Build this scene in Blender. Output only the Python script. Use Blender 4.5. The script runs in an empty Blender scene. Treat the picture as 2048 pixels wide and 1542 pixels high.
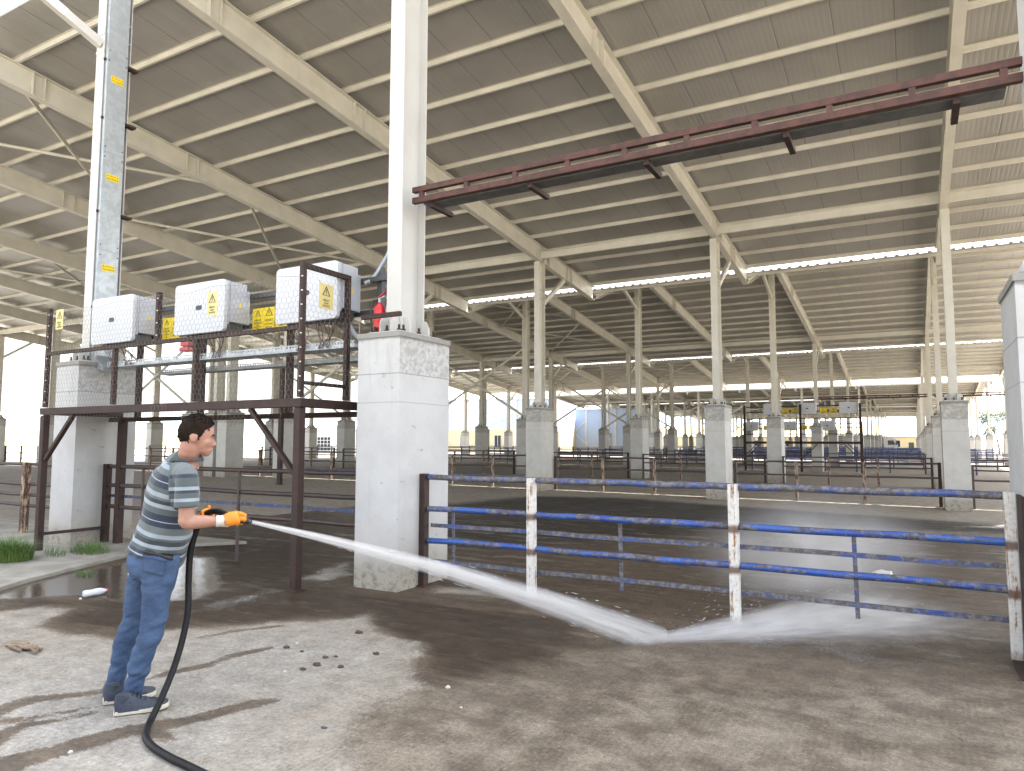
import bpy, math, random
import numpy as np
from mathutils import Vector, Matrix, noise
from mathutils.bvhtree import BVHTree
random.seed(7)
SC = bpy.context.scene
COL = SC.collection
V = Vector
# ------------------------------------------------------------------ survey of the place (camera solved from the photograph)
CX, CY, F, H = 1024.0, 771.0, 1421.1215, 1.55
YAW, PITCH, ROLL = math.radians(29.345), math.radians(4.605), math.radians(0.12)
_f = np.array([-math.sin(YAW)*math.cos(PITCH), math.cos(YAW)*math.cos(PITCH), math.sin(PITCH)])
_r = np.array([math.cos(YAW), math.sin(YAW), 0.0]); _u = np.cross(_r, _f)
CR = np.array([_r*math.cos(ROLL)+_u*math.sin(ROLL), -_r*math.sin(ROLL)+_u*math.cos(ROLL), _f])
def ray(u, v): return CR.T @ np.array([u-CX, CY-v, F])
def G(u, v, z=0.0):
    d = ray(u, v); t = (z-H)/d[2]; return V((d[0]*t, d[1]*t, z))
def AY(u, v, Y):
    d = ray(u, v); t = Y/d[1]; return V((d[0]*t, Y, H+d[2]*t))
def P(u, v, d):
    p = CR.T @ np.array([(u-CX)/F*d, (CY-v)/F*d, d]); return V((p[0], p[1], p[2]+H))
def clamp(x, a=0.0, b=1.0): return max(a, min(b, x))
def gz(x, y):           # the yard falls slightly away from the photographer
    return -0.07*clamp((y-7)/13) - 0.14*clamp((y-20)/50) - 0.0075*(clamp(x, -40, 12)+5)*clamp((y-4)/16)

# ------------------------------------------------------------------ tagging
def tag(o, label=None, cat=None, group=None, kind=None):
    if label: o['label'] = label
    if cat: o['category'] = cat
    if group: o['group'] = group
    if kind: o['kind'] = kind
    return o
def empty(name, loc=(0, 0, 0), rz=0.0, **k):
    o = bpy.data.objects.new(name, None); COL.objects.link(o)
    o.location = loc; o.rotation_euler = (0, 0, rz); o.empty_display_size = .2
    return tag(o, **k)
def link(name, me, parent=None, loc=None):
    o = bpy.data.objects.new(name, me); COL.objects.link(o)
    if parent: o.parent = parent
    if loc is not None: o.location = loc
    return o
def dup(root, loc=None, rz=None, **k):
    def cp(o, par):
        c = o.copy(); COL.objects.link(c)
        if par: c.parent = par
        for ch in list(o.children): cp(ch, c)
        return c
    c = cp(root, None)
    if loc is not None: c.location = loc
    if rz is not None: c.rotation_euler = (0, 0, rz)
    return tag(c, **k)

# ------------------------------------------------------------------ mesh builder
class MB:
    def __init__(s): s.v = []; s.f = []; s.sm = []; s.mi = []; s.cur = 0
    def add(s, vs, fs, smooth=False):
        n = len(s.v); s.v += [tuple(v) for v in vs]
        for f in fs: s.f.append(tuple(i+n for i in f)); s.sm.append(smooth); s.mi.append(s.cur)
    def box(s, c, d, R=None):
        c = V(c); x, y, z = d[0]/2, d[1]/2, d[2]/2
        vs = [V((a*x, b*y, e*z)) for a in (-1, 1) for b in (-1, 1) for e in (-1, 1)]
        if R is not None: vs = [R @ v for v in vs]
        s.add([c+v for v in vs], [(0, 1, 3, 2), (4, 6, 7, 5), (0, 4, 5, 1), (2, 3, 7, 6), (0, 2, 6, 4), (1, 5, 7, 3)])
    def box2(s, a, b): s.box([(a[i]+b[i])/2 for i in range(3)], [abs(b[i]-a[i]) for i in range(3)])
    def beam(s, p0, p1, w, h, up=(0, 0, 1), off=(0, 0)):
        p0, p1 = V(p0), V(p1); t = (p1-p0).normalized(); up = V(up)
        sd = t.cross(up).normalized(); u2 = sd.cross(t).normalized()
        o = sd*off[0]+u2*off[1]
        vs = []
        for p in (p0, p1):
            for a, b in ((-1, -1), (1, -1), (1, 1), (-1, 1)): vs.append(p+o+sd*(a*w/2)+u2*(b*h/2))
        s.add(vs, [(3, 2, 1, 0), (4, 5, 6, 7), (0, 1, 5, 4), (1, 2, 6, 5), (2, 3, 7, 6), (3, 0, 4, 7)])
    def ibeam(s, p0, p1, w, h, tf=.014, tw=.01, up=(0, 0, 1)):
        s.beam(p0, p1, w, tf, up, (0, h/2-tf/2)); s.beam(p0, p1, w, tf, up, (0, -h/2+tf/2))
        s.beam(p0, p1, tw, h-2*tf, up)
    def tube(s, path, r, n=8, caps=True, smooth=True):
        path = [V(p) for p in path]; rs = r if isinstance(r, (list, tuple)) else [r]*len(path)
        t0 = (path[1]-path[0]).normalized()
        a = t0.cross(V((0, 0, 1))); a = a.normalized() if a.length > 1e-3 else t0.cross(V((1, 0, 0))).normalized()
        vs = []
        for i, p in enumerate(path):
            t = (path[min(i+1, len(path)-1)]-path[max(i-1, 0)]).normalized()
            a = (a-t*a.dot(t)).normalized(); b = t.cross(a)
            for j in range(n):
                q = 2*math.pi*j/n; vs.append(p+(a*math.cos(q)+b*math.sin(q))*rs[i])
        fs = [(i*n+j, i*n+(j+1) % n, (i+1)*n+(j+1) % n, (i+1)*n+j) for i in range(len(path)-1) for j in range(n)]
        s.add(vs, fs, smooth)
        if caps:
            m = len(path)-1
            s.add(vs[:n], [tuple(reversed(range(n)))]); s.add(vs[m*n:], [tuple(range(n))])
    def lathe(s, c, prof, n=16, axis=None, smooth=True):
        c = V(c); ax = V(axis or (0, 0, 1)).normalized()
        a = ax.cross(V((1, 0, 0))); a = a.normalized() if a.length > 1e-3 else ax.cross(V((0, 1, 0))).normalized()
        b = ax.cross(a); vs = []
        for r, h in prof:
            for j in range(n):
                q = 2*math.pi*j/n; vs.append(c+ax*h+(a*math.cos(q)+b*math.sin(q))*r)
        m = len(prof)
        s.add(vs, [(i*n+j, i*n+(j+1) % n, (i+1)*n+(j+1) % n, (i+1)*n+j) for i in range(m-1) for j in range(n)], smooth)
        s.add(vs[:n], [tuple(reversed(range(n)))]); s.add(vs[(m-1)*n:], [tuple(range(n))])
    def prism(s, poly, d):                       # poly: 3D points in a plane, d: extrusion vector
        n = len(poly); d = V(d); a = [V(p) for p in poly]
        s.add(a+[p+d for p in a], [tuple(reversed(range(n))), tuple(range(n, 2*n))]+[(i, (i+1) % n, n+(i+1) % n, n+i) for i in range(n)])
    def ell(s, c, rad, ax=None, n=16, m=10):     # closed ellipsoid, ax = 3 axes
        c = V(c); A = ax or (V((1, 0, 0)), V((0, 1, 0)), V((0, 0, 1)))
        vs = [c+A[2]*rad[2]]
        for i in range(1, m):
            th = math.pi*i/m
            for j in range(n):
                q = 2*math.pi*j/n
                vs.append(c+A[0]*(rad[0]*math.sin(th)*math.cos(q))+A[1]*(rad[1]*math.sin(th)*math.sin(q))+A[2]*(rad[2]*math.cos(th)))
        vs.append(c-A[2]*rad[2]); L = len(vs)-1
        fs = [(0, 1+j, 1+(j+1) % n) for j in range(n)]
        for i in range(m-2):
            for j in range(n): fs.append((1+i*n+j, 1+(i+1)*n+j, 1+(i+1)*n+(j+1) % n, 1+i*n+(j+1) % n))
        fs += [(L, 1+(m-2)*n+(j+1) % n, 1+(m-2)*n+j) for j in range(n)]
        s.add(vs, fs, True)
    def limb(s, pts, side, n=18):                # pts: (centre, r_side, r_other); closed loft with elliptical rings
        cs = [V(p[0]) for p in pts]; side = V(side); rings = []
        # subdivide with catmull-rom
        N = len(pts); out = []
        for i in range(N-1):
            for k in range(4):
                t = k/4; q = [pts[max(i-1, 0)], pts[i], pts[i+1], pts[min(i+2, N-1)]]
                w = (-.5*t+t*t-.5*t**3, 1-2.5*t*t+1.5*t**3, .5*t+2*t*t-1.5*t**3, -.5*t*t+.5*t**3)
                c = V((0, 0, 0)); a = b = 0
                for wi, e in zip(w, q): c += V(e[0])*wi; a += e[1]*wi; b += e[2]*wi
                out.append((c, a, b))
        out.append((cs[-1], pts[-1][1], pts[-1][2]))
        vs = []
        for i, (c, ra, rb) in enumerate(out):
            t = (out[min(i+1, len(out)-1)][0]-out[max(i-1, 0)][0]).normalized()
            a = (side-t*side.dot(t)).normalized(); b = t.cross(a)
            for j in range(n):
                q = 2*math.pi*j/n; vs.append(c+a*(ra*math.cos(q))+b*(rb*math.sin(q)))
        m = len(out)
        s.add(vs, [(i*n+j, i*n+(j+1) % n, (i+1)*n+(j+1) % n, (i+1)*n+j) for i in range(m-1) for j in range(n)], True)
        s.add(vs[:n], [tuple(reversed(range(n)))], True); s.add(vs[(m-1)*n:], [tuple(range(n))], True)
    def mesh(s, name, mats):
        me = bpy.data.meshes.new(name); me.from_pydata(s.v, [], s.f)
        me.polygons.foreach_set('use_smooth', s.sm)
        mats = mats if isinstance(mats, (list, tuple)) else [mats]
        for m in mats: me.materials.append(m)
        if len(mats) > 1: me.polygons.foreach_set('material_index', s.mi)
        me.update(); return me
    def build(s, name, mats, parent=None, loc=None, bevel=0):
        o = link(name, s.mesh(name, mats), parent, loc)
        if bevel:
            b = o.modifiers.new('b', 'BEVEL'); b.width = bevel; b.segments = 2; b.limit_method = 'ANGLE'
        return o
def remeshed(mb, name, mat, voxel, smooth=6, fac=.5):
    """one continuous surface out of overlapping closed lofts"""
    t = mb.build('tmp', mat)
    r = t.modifiers.new('r', 'REMESH'); r.mode = 'VOXEL'; r.voxel_size = voxel; r.use_smooth_shade = True
    s = t.modifiers.new('s', 'SMOOTH'); s.iterations = smooth; s.factor = fac
    dg = bpy.context.evaluated_depsgraph_get()
    me = bpy.data.meshes.new_from_object(t.evaluated_get(dg)); me.name = name
    bpy.data.objects.remove(t)
    me.materials.clear()
    for m in (mat if isinstance(mat, (list, tuple)) else [mat]): me.materials.append(m)
    me.polygons.foreach_set('use_smooth', [True]*len(me.polygons))
    return me
def text(txt, size, mat, parent, M, name='lettering', align='CENTER', ext=.0008):
    c = bpy.data.curves.new(name, 'FONT'); c.body = txt; c.size = size; c.align_x = align; c.align_y = 'CENTER'; c.extrude = ext
    c.resolution_u = 3
    t = bpy.data.objects.new(name, c); COL.objects.link(t)
    me = bpy.data.meshes.new_from_object(t.evaluated_get(bpy.context.evaluated_depsgraph_get()))
    bpy.data.objects.remove(t)
    me.materials.clear(); me.materials.append(mat)
    me.transform(M); return link(name, me, parent)

# ------------------------------------------------------------------ materials
class N:
    def __init__(s, name):
        m = bpy.data.materials.new(name); m.use_nodes = True; s.m = m; s.t = m.node_tree; s.t.nodes.clear()
        s.out = s.n('OutputMaterial'); s.p = s.n('BsdfPrincipled'); s.l(s.p.outputs[0], s.out.inputs[0])
        s.tc = s.n('TexCoord'); s.obj = s.tc.outputs['Object']
    def n(s, kind, **k):
        x = s.t.nodes.new('ShaderNode'+kind)
        for a, b in k.items(): setattr(x, a, b)
        return x
    def l(s, a, b): s.t.links.new(a, b)
    def put(s, sock, val):
        if hasattr(val, 'is_linked') or isinstance(val, bpy.types.NodeSocket): s.l(val, sock)
        elif isinstance(val, (tuple, list)) and len(val) == 3 and len(sock.default_value) == 4: sock.default_value = (*val, 1)
        else: sock.default_value = val
    def math(s, op, a, b=0.0, c=0.0, cl=False):
        x = s.n('Math', operation=op, use_clamp=cl); s.put(x.inputs[0], a); s.put(x.inputs[1], b)
        if op in ('MULTIPLY_ADD', 'SMOOTH_MIN', 'WRAP', 'COMPARE'): s.put(x.inputs[2], c)
        return x.outputs[0]
    def step(s, x, a, b):                        # smoothstep a..b -> 0..1
        r = s.n('MapRange', interpolation_type='SMOOTHSTEP'); s.put(r.inputs[0], x); s.put(r.inputs[1], a); s.put(r.inputs[2], b); return r.outputs[0]
    def noise(s, scale, detail=4, rough=.55, vec=None, stretch=None):
        v = vec or s.obj
        if stretch:
            mp = s.n('Mapping'); s.l(v, mp.inputs[0]); mp.inputs['Scale'].default_value = stretch; v = mp.outputs[0]
        x = s.n('TexNoise'); s.l(v, x.inputs['Vector']); x.inputs['Scale'].default_value = scale
        x.inputs['Detail'].default_value = detail; x.inputs['Roughness'].default_value = rough
        return x.outputs[0]
    def mix(s, f, a, b, mode='MIX'):
        x = s.n('Mix', data_type='RGBA', blend_type=mode); s.put(x.inputs[0], f); s.put(x.inputs[6], a); s.put(x.inputs[7], b); return x.outputs[2]
    def xyz(s, vec=None):
        x = s.n('SeparateXYZ'); s.l(vec or s.obj, x.inputs[0]); return x.outputs
    def bump(s, h, strength=.3, dist=.01):
        b = s.n('Bump'); s.put(b.inputs['Height'], h); b.inputs['Strength'].default_value = strength; b.inputs['Distance'].default_value = dist
        s.l(b.outputs[0], s.p.inputs['Normal'])
    def set(s, **k):
        for a, b in k.items(): s.put(s.p.inputs[a.replace('_', ' ')], b)
        return s.m
    def attr(s, name):
        x = s.n('Attribute', attribute_name=name); return x.outputs['Fac']
def M_(name, c1, c2=None, rough=.5, metal=0, scale=6, lo=.35, hi=.65, detail=5, bump=0, bscale=60, stretch=None, r2=None, spec=.5, coat=0):
    k = N(name)
    if c2 is None: c2 = tuple(x*.82 for x in c1)
    f = k.step(k.noise(scale, detail, .6, stretch=stretch), lo, hi)
    k.set(Base_Color=k.mix(f, c1, c2), Metallic=metal, Coat_Weight=coat)
    k.p.inputs['Specular IOR Level'].default_value = spec
    k.put(k.p.inputs['Roughness'], rough if r2 is None else k.math('MULTIPLY_ADD', f, r2-rough, rough))
    if bump: k.bump(k.noise(bscale, 3), bump, .004)
    return k.m
CREAM = M_('cream_paint', (.69, .665, .59), (.59, .565, .495), .42, scale=1.6, detail=7, lo=.3, hi=.75)
CREAM_SKYLIT = M_('cream_paint_skylit', (.58, .575, .55), (.52, .51, .48), .42, scale=1.6, detail=7, lo=.3, hi=.8)  # same cream steel paint, with the whitening of the sky light put into the colour
RUST = M_('brown_primer', (.046, .023, .018), (.030, .016, .013), .7, scale=7, bump=.15, bscale=90)
RUSTR = M_('rusty_primer', (.095, .038, .028), (.055, .025, .020), .66, scale=9, bump=.2, bscale=90)
DARKST = M_('dark_pipe', (.05, .042, .045), (.085, .05, .042), .5, scale=8, bump=.15)
GALV = M_('galvanised_sheet', (.50, .54, .57), (.40, .44, .47), .38, .55, scale=9, detail=3, r2=.5)
GALVD = M_('galvanised_dull', (.42, .45, .48), (.33, .36, .39), .45, .35, scale=9, detail=3)
BLACKP = M_('black_plastic', (.012, .012, .013), (.02, .02, .022), .35)
DARKG = M_('dark_grey_metal', (.09, .095, .105), (.06, .065, .07), .45, .3)
INVW = M_('inverter_white', (.60, .62, .66), (.57, .59, .63), .35, scale=2)
INVG = M_('inverter_grey', (.50, .52, .57), (.46, .48, .53), .4, scale=2)
YELL = M_('sign_yellow', (.83, .63, .015), (.76, .56, .012), .35, scale=3)
PALEY = M_('faded_yellow', (.66, .57, .24), (.62, .52, .20), .45, scale=5)
BLACK = M_('print_black', (.015, .015, .015), (.02, .02, .02), .5)
ORTXT = M_('print_red', (.45, .10, .02), (.4, .08, .02), .5)
RED = M_('extinguisher_red', (.62, .012, .018), (.52, .01, .015), .28, scale=3, coat=.3)
COPPER = M_('cable_brown', (.10, .045, .035), (.05, .03, .03), .45)
ZIPT = M_('tie_white', (.75, .75, .72))
SKIN = M_('skin', (.40, .22, .16), (.34, .165, .12), .48, scale=14, bump=.06, bscale=180)
HAIR = M_('hair', (.009, .0055, .004), (.020, .012, .008), .85, scale=60, stretch=(1, 1, .35), bump=.2, bscale=120, spec=.15)
SOLE = M_('sole_offwhite', (.62, .58, .48), (.5, .46, .37), .6, scale=20)
SHOE = M_('shoe_navy', (.022, .030, .050), (.045, .055, .078), .65, scale=18, bump=.2)
LEATHER = M_('belt_dark', (.02, .018, .016), rough=.4)
GLOVE = M_('glove_orange', (.78, .27, .006), (.64, .20, .005), .45, scale=14, bump=.15, bscale=60)
CUFF = M_('glove_cuff', (.60, .57, .53), (.52, .49, .44), .8, scale=30, bump=.3, bscale=200)
HOSE = M_('hose_rubber', (.006, .006, .007), (.010, .010, .011), .5, scale=20, bump=.1, spec=.25)
WIREM = M_('wire_zinc', (.27, .26, .235), (.19, .18, .16), .45, .4, scale=20)
PLASTIC = M_('bottle_plastic', (.72, .74, .77), (.62, .65, .7), .2)
GRASSM = M_('grass_blade', (.07, .16, .03), (.13, .21, .05), .6, scale=5)
DUNG = M_('dung', (.055, .036, .024), (.09, .06, .04), .8, scale=30, bump=.6, bscale=60)
def mat_roof():
    k = N('roof_sheet'); x, y, z = k.xyz()
    rib = k.math('PINGPONG', x, .05)                       # ribs every 10 cm, running down the slope
    ribh = k.step(rib, .008, .03)
    seam = k.math('PINGPONG', x, .5); seamd = k.step(seam, .012, .004)
    pan = k.n('TexWhiteNoise', noise_dimensions='1D'); k.l(k.math('FLOOR', k.math('ADD', x, .5)), pan.inputs['W'])
    n1 = k.noise(.5, 4, .6); n2 = k.noise(3, 6, .65, stretch=(7, .12, 1))
    c = k.mix(k.step(n1, .3, .7), (.325, .316, .300), (.40, .390, .372))
    c = k.mix(k.math('MULTIPLY', k.step(n2, .5, .75), .3), c, (.20, .25, .22))
    c = k.mix(k.math('MULTIPLY', pan.outputs[0], .35), c, (.29, .275, .25))
    c = k.mix(k.math('MULTIPLY', ribh, .06), c, (.25, .235, .21))
    c = k.mix(k.math('MULTIPLY', seamd, .75), c, (.14, .13, .12))
    k.bump(k.math('SUBTRACT', k.math('MULTIPLY', ribh, .35), seamd), .6, .010)
    return k.set(Base_Color=c, Roughness=k.math('MULTIPLY_ADD', n1, .06, .28))
def mat_pier(name, base, dark, white):
    k = N(name); x, y, z = k.xyz()
    n1 = k.noise(2.2, 6, .65); n2 = k.noise(14, 5, .7); n3 = k.noise(3.0, 5, .65, stretch=(3, 3, .25)); nf = k.noise(60, 3, .6)
    c = k.mix(k.step(n1, .3, .72), base, dark)
    c = k.mix(k.math('MULTIPLY', k.step(n2, .62, .7), .30), c, tuple(v*.5 for v in dark))         # pits
    # form joints
    for zz, a in ((2.29, .7), (1.98, .4)):
        c = k.mix(k.math('MULTIPLY', k.step(k.math('ABSOLUTE', k.math('SUBTRACT', z, zz)), .008, .002), a), c, tuple(v*.35 for v in dark))
    # bare rough band below the cap, streaks from the top
    side = k.step(x, .284, .288) if white else 1.0
    band = k.math('MULTIPLY', k.math('MULTIPLY', side, k.step(z, 2.27, 2.31)), k.step(n2, .42 if white else .35, .58))
    c = k.mix(k.math('MULTIPLY', band, .55 if white else .65), c, (.27, .26, .235))
    st = k.math('MULTIPLY', k.step(n3, .52, .72), k.step(z, 1.7, 2.75))
    c = k.mix(k.math('MULTIPLY', st, .55), c, (.24, .225, .20))
    cap = k.step(k.math('ADD', z, k.math('MULTIPLY', n2, .05)), 2.68, 2.70)
    c = k.mix(k.math('MULTIPLY', cap, .8), c, (.24, .23, .215))
    # splashed foot
    foot = k.step(k.math('ADD', z, k.math('MULTIPLY', k.math('SUBTRACT', k.noise(3.5, 6, .7), .5), .55)), .42, .12)
    c = k.mix(k.math('MULTIPLY', foot, .55), c, (.23, .20, .15))
    c = k.mix(k.math('MULTIPLY', k.math('MULTIPLY', foot, k.step(n2, .48, .6)), .7), c, (.08, .075, .055))
    low = k.step(z, 1.0, .1)
    c = k.mix(k.math('MULTIPLY', low, .34), c, (.36, .30, .20))
    sc = k.step(k.noise(7, 2, .5, stretch=(1, 1, 1.8)), .70, .74)
    c = k.mix(k.math('MULTIPLY', sc, .45), c, (.22, .21, .19))
    c = k.mix(k.math('MULTIPLY', k.step(n3, .55, .75), k.math('MULTIPLY', k.step(z, 2.2, .2), .30)), c, (.34, .31, .25))
    k.bump(k.math('ADD', k.math('MULTIPLY', n2, .7), k.math('MULTIPLY', nf, .5)), .25, .008)
    return k.set(Base_Color=c, Roughness=.75)
def mat_blue(name, blue, b2, rust, lo, hi):
    k = N(name)
    n = k.noise(9, 8, .78, stretch=(.5, 1.6, 1.6)); n2 = k.noise(60, 5, .75); n3 = k.noise(22, 4, .7)
    c = k.mix(k.step(k.noise(1.3, 3), .35, .65), blue, b2)
    f = k.step(k.math('ADD', n, k.math('MULTIPLY', k.math('SUBTRACT', n2, .5), .45)), lo, hi)
    c = k.mix(f, c, k.mix(k.step(n3, .4, .62), rust, (.20, .19, .19)))
    c = k.mix(k.math('MULTIPLY', k.step(n2, .60, .70), .6), c, (.34, .36, .40))
    k.bump(k.math('SUBTRACT', n2, f), .35, .003)
    return k.set(Base_Color=c, Roughness=k.math('MULTIPLY_ADD', f, .3, .32))
def mat_whitepost():
    k = N('white_post_paint'); x, y, z = k.xyz()
    n = k.noise(4.5, 7, .72, stretch=(6, 6, .55)); n2 = k.noise(30, 4, .7)
    c = k.mix(k.step(n2, .4, .7), (.70, .68, .64), (.58, .56, .52))
    r = k.step(k.math('ADD', n, k.math('MULTIPLY', k.math('SUBTRACT', n2, .5), .2)), .525, .62)
    c = k.mix(r, c, k.mix(k.step(n2, .4, .62), (.42, .23, .09), (.20, .085, .04)))
    for zz in (.47, .815):
        c = k.mix(k.math('MULTIPLY', k.step(k.math('ADD', k.math('ABSOLUTE', k.math('SUBTRACT', z, zz)), k.math('MULTIPLY', n2, .05)), .075, .04), .9), c, (.12, .06, .035))
    c = k.mix(k.step(k.math('ADD', z, k.math('MULTIPLY', n, .25)), .22, .08), c, (.16, .09, .06))
    k.bump(k.math('SUBTRACT', n2, r), .35, .003)
    return k.set(Base_Color=c, Roughness=.5)
def mat_brownpost():
    k = N('brown_white_post_paint')
    n = k.noise(5, 7, .72, stretch=(3, 3, .8)); n2 = k.noise(30, 4, .7)
    c = k.mix(k.step(n, .46, .58), k.mix(k.step(n2, .4, .6), (.085, .036, .03), (.05, .026, .022)), k.mix(n2, (.5, .40, .28), (.36, .22, .12)))
    return k.set(Base_Color=c, Roughness=.55)
ROOF = mat_roof()
PIERW = mat_pier('whitewashed_pier', (.57, .575, .575), (.50, .50, .495), True)
PIER = mat_pier('concrete_pier_paint', (.61, .60, .57), (.52, .51, .475), False)
BLUE = mat_blue('blue_pipe_paint', (.018, .066, .31), (.035, .11, .39), (.070, .058, .056), .46, .56)
BLUEW = mat_blue('worn_blue_pipe_paint', (.028, .068, .26), (.045, .09, .29), (.085, .075, .075), .40, .50)
BLUED = mat_blue('dark_blue_pipe_paint', (.03, .05, .14), (.025, .06, .2), (.045, .038, .04), .46, .56)
WPOST = mat_whitepost(); BPOST = mat_brownpost()

# ------------------------------------------------------------------ the frame of the sheds
X0, S, WX, WY = -11.273, 5.967, .58, .925
PER = 25.15
OFF = [0, 25.15, 50.3, 81.5, 106.65, 131.8, 156.95]
ROWS = []
for o_ in OFF: ROWS += [5.967+o_, 21.0+o_]
KS = list(range(-6, 4))
cxk = lambda k: X0+S*k+WX/2
def zb_long(y): return 7.79-.113*(y-21.3)
def zb_short(y): return 7.42+.36*(y-1.35)
YR = 6.86                                            # ridge
EAVE, LOW = 1.35, 26.13
ORD = ['front', 'second', 'third', 'fourth', 'fifth', 'sixth', 'seventh', 'eighth', 'ninth', 'tenth', 'eleventh', 'twelfth', 'thirteenth', 'fourteenth']
def place_of(k):
    if k == 2: return 'on the right-hand column line'
    if k > 2: return f"{['first','second'][k-3]} right of the right-hand column line"
    return f"{['first','second','third','fourth','fifth','sixth','seventh','eighth'][1-k]} left of the right-hand column line"

def pier_mesh(h, mat, nm):
    mb = MB(); mb.box2((-WX/2, -WY/2, -.35), (WX/2, WY/2, h-.055))
    mb.box2((-WX/2-.012, -WY/2-.012, h-.055), (WX/2+.012, WY/2+.012, h))
    return mb.mesh(nm, mat)
def plate_mesh(h):
    mb = MB(); z = h
    mb.cur = 0
    mb.box2((-.22, -.38, z), (.22, .38, z+.025))
    for sx in (-1, 1):                                   # chamfered gussets outside the flanges
        for yy in (-.17, .17):
            a, b = .101*sx, .205*sx
            mb.prism([(a, yy-.006, z+.026), (b, yy-.006, z+.026), (b, yy-.006, z+.13), (b-.04*sx, yy-.006, z+.20), (a, yy-.006, z+.20)][::sx], (0, .012, 0))
    for sy in (-1, 1):
        for xx in (-.075, .075):
            a, b = .226*sy, .36*sy
            mb.prism([(xx-.006, a, z+.026), (xx-.006, b, z+.026), (xx-.006, b, z+.13), (xx-.006, b-.04*sy, z+.2), (xx-.006, a, z+.2)][::-sy], (.012, 0, 0))
    mb.cur = 1
    for xx in (-.17, -.0, .17):
        for yy in (-.33, .33): mb.lathe((xx, yy, z+.02), [(.014, 0), (.014, .075)], 8); mb.lathe((xx, yy, z+.026), [(.025, 0), (.025, .022)], 6, smooth=False)
    for yy in (-.28, .0, .28):
        for xx in (-.19, .19): mb.lathe((xx, yy, z+.02), [(.014, 0), (.014, .075)], 8); mb.lathe((xx, yy, z+.026), [(.025, 0), (.025, .022)], 6, smooth=False)
    return mb.mesh('base_plate', [CREAM_SKYLIT, RUST])
def make_column(high, hp, white):
    """origin: centre of the pier at yard level"""
    yc = WY/2
    top = (zb_short(5.967+yc) if high else zb_long(21.0+yc))
    r = empty('support_column')
    link('pier', pier_mesh(hp, PIERW if white else PIER, 'pier'), r)
    link('base_plate', plate_mesh(hp), r)
    mb = MB(); w, d, tf = .2, .44, .016
    mb.box2((-w/2, -d/2, hp+.026), (w/2, -d/2+tf, top-.005)); mb.box2((-w/2, d/2-tf, hp+.026), (w/2, d/2, top-.005))
    mb.box2((-.006, -d/2+tf, hp+.026), (.006, d/2-tf, top-.005))
    for zz in (top-.95, top-1.25, top-.02):
        mb.box2((.006, -d/2+tf, zz-.006), (w/2-.004, d/2-tf, zz+.006)); mb.box2((-w/2+.004, -d/2+tf, zz-.006), (-.006, d/2-tf, zz+.006))
    post = mb.build('post', CREAM_SKYLIT if white else CREAM, r)
    mb = MB()                                            # knee brace to the overhang
    if high: mb.beam((0, -d/2-.005, top-1.42), (0, -2.05, zb_short(5.967+yc-2.05)-.02), .1, .14, (0, 0, 1))
    else: mb.beam((0, d/2+.005, top-1.42), (0, 1.95, zb_long(21.0+yc+1.95)-.02), .1, .14, (0, 0, 1))
    for zz in (-1.25, -1.55):
        sy = -1 if high else 1
        mb.box2((-.11, sy*(d/2+.004)-.003, top+zz-.02), (.11, sy*(d/2+.004)+.003, top+zz+.02))
    mb.build('knee_brace', CREAM_SKYLIT if white else CREAM, r)
    return r
HP = 2.743
protos = {(h, w): make_column(h, HP, w) for h in (True, False) for w in (False,)}
front = make_column(True, HP, True)
used = set(); columns = {}
def put_col(key, proto, loc, label, group):
    if key in used: c = dup(proto, loc)
    else: used.add(key); c = proto; c.location = loc
    return tag(c, label, 'column', group, 'thing')
GRP = 'columns carrying the shed roofs'
for i, Y in enumerate(ROWS):
    for k in KS:
        if i == 0 and k not in (-2, -1, 0, 1, 2): continue
        if i >= 6 and not -4 <= k <= 3: continue
        x, y = cxk(k), Y+WY/2
        if i == 0:
            lab = {0: 'column with galvanised cable duct on white pier left of the inverter platform',
                   1: 'white column on tall white pier at the left end of the blue fence',
                   2: 'white column and pier cut off behind the rusty post at right end of blue fence'}.get(k, f'white column on pier in the front row, {place_of(k)}')
            c = put_col(('f',), front, (x, y, gz(x, y)), lab, GRP)
        else:
            c = put_col((i % 2 == 0,), protos[(i % 2 == 0, False)], (x, y, gz(x, y)), f'cream column on grey pier in the {ORD[i]} row, {place_of(k)}', GRP)
        columns[(i, k)] = c
# twin columns of the expansion joint
for j, x in enumerate((-26.35, -25.55)):
    put_col((False,), protos[(False, False)], (x, 20.3+WY/2, gz(x, 20.5)), ['grey', 'paler'][0]+' pier and column of the close pair behind the man, '+['further from', 'nearer to'][j]+' the camera', 'twin columns')

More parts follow.
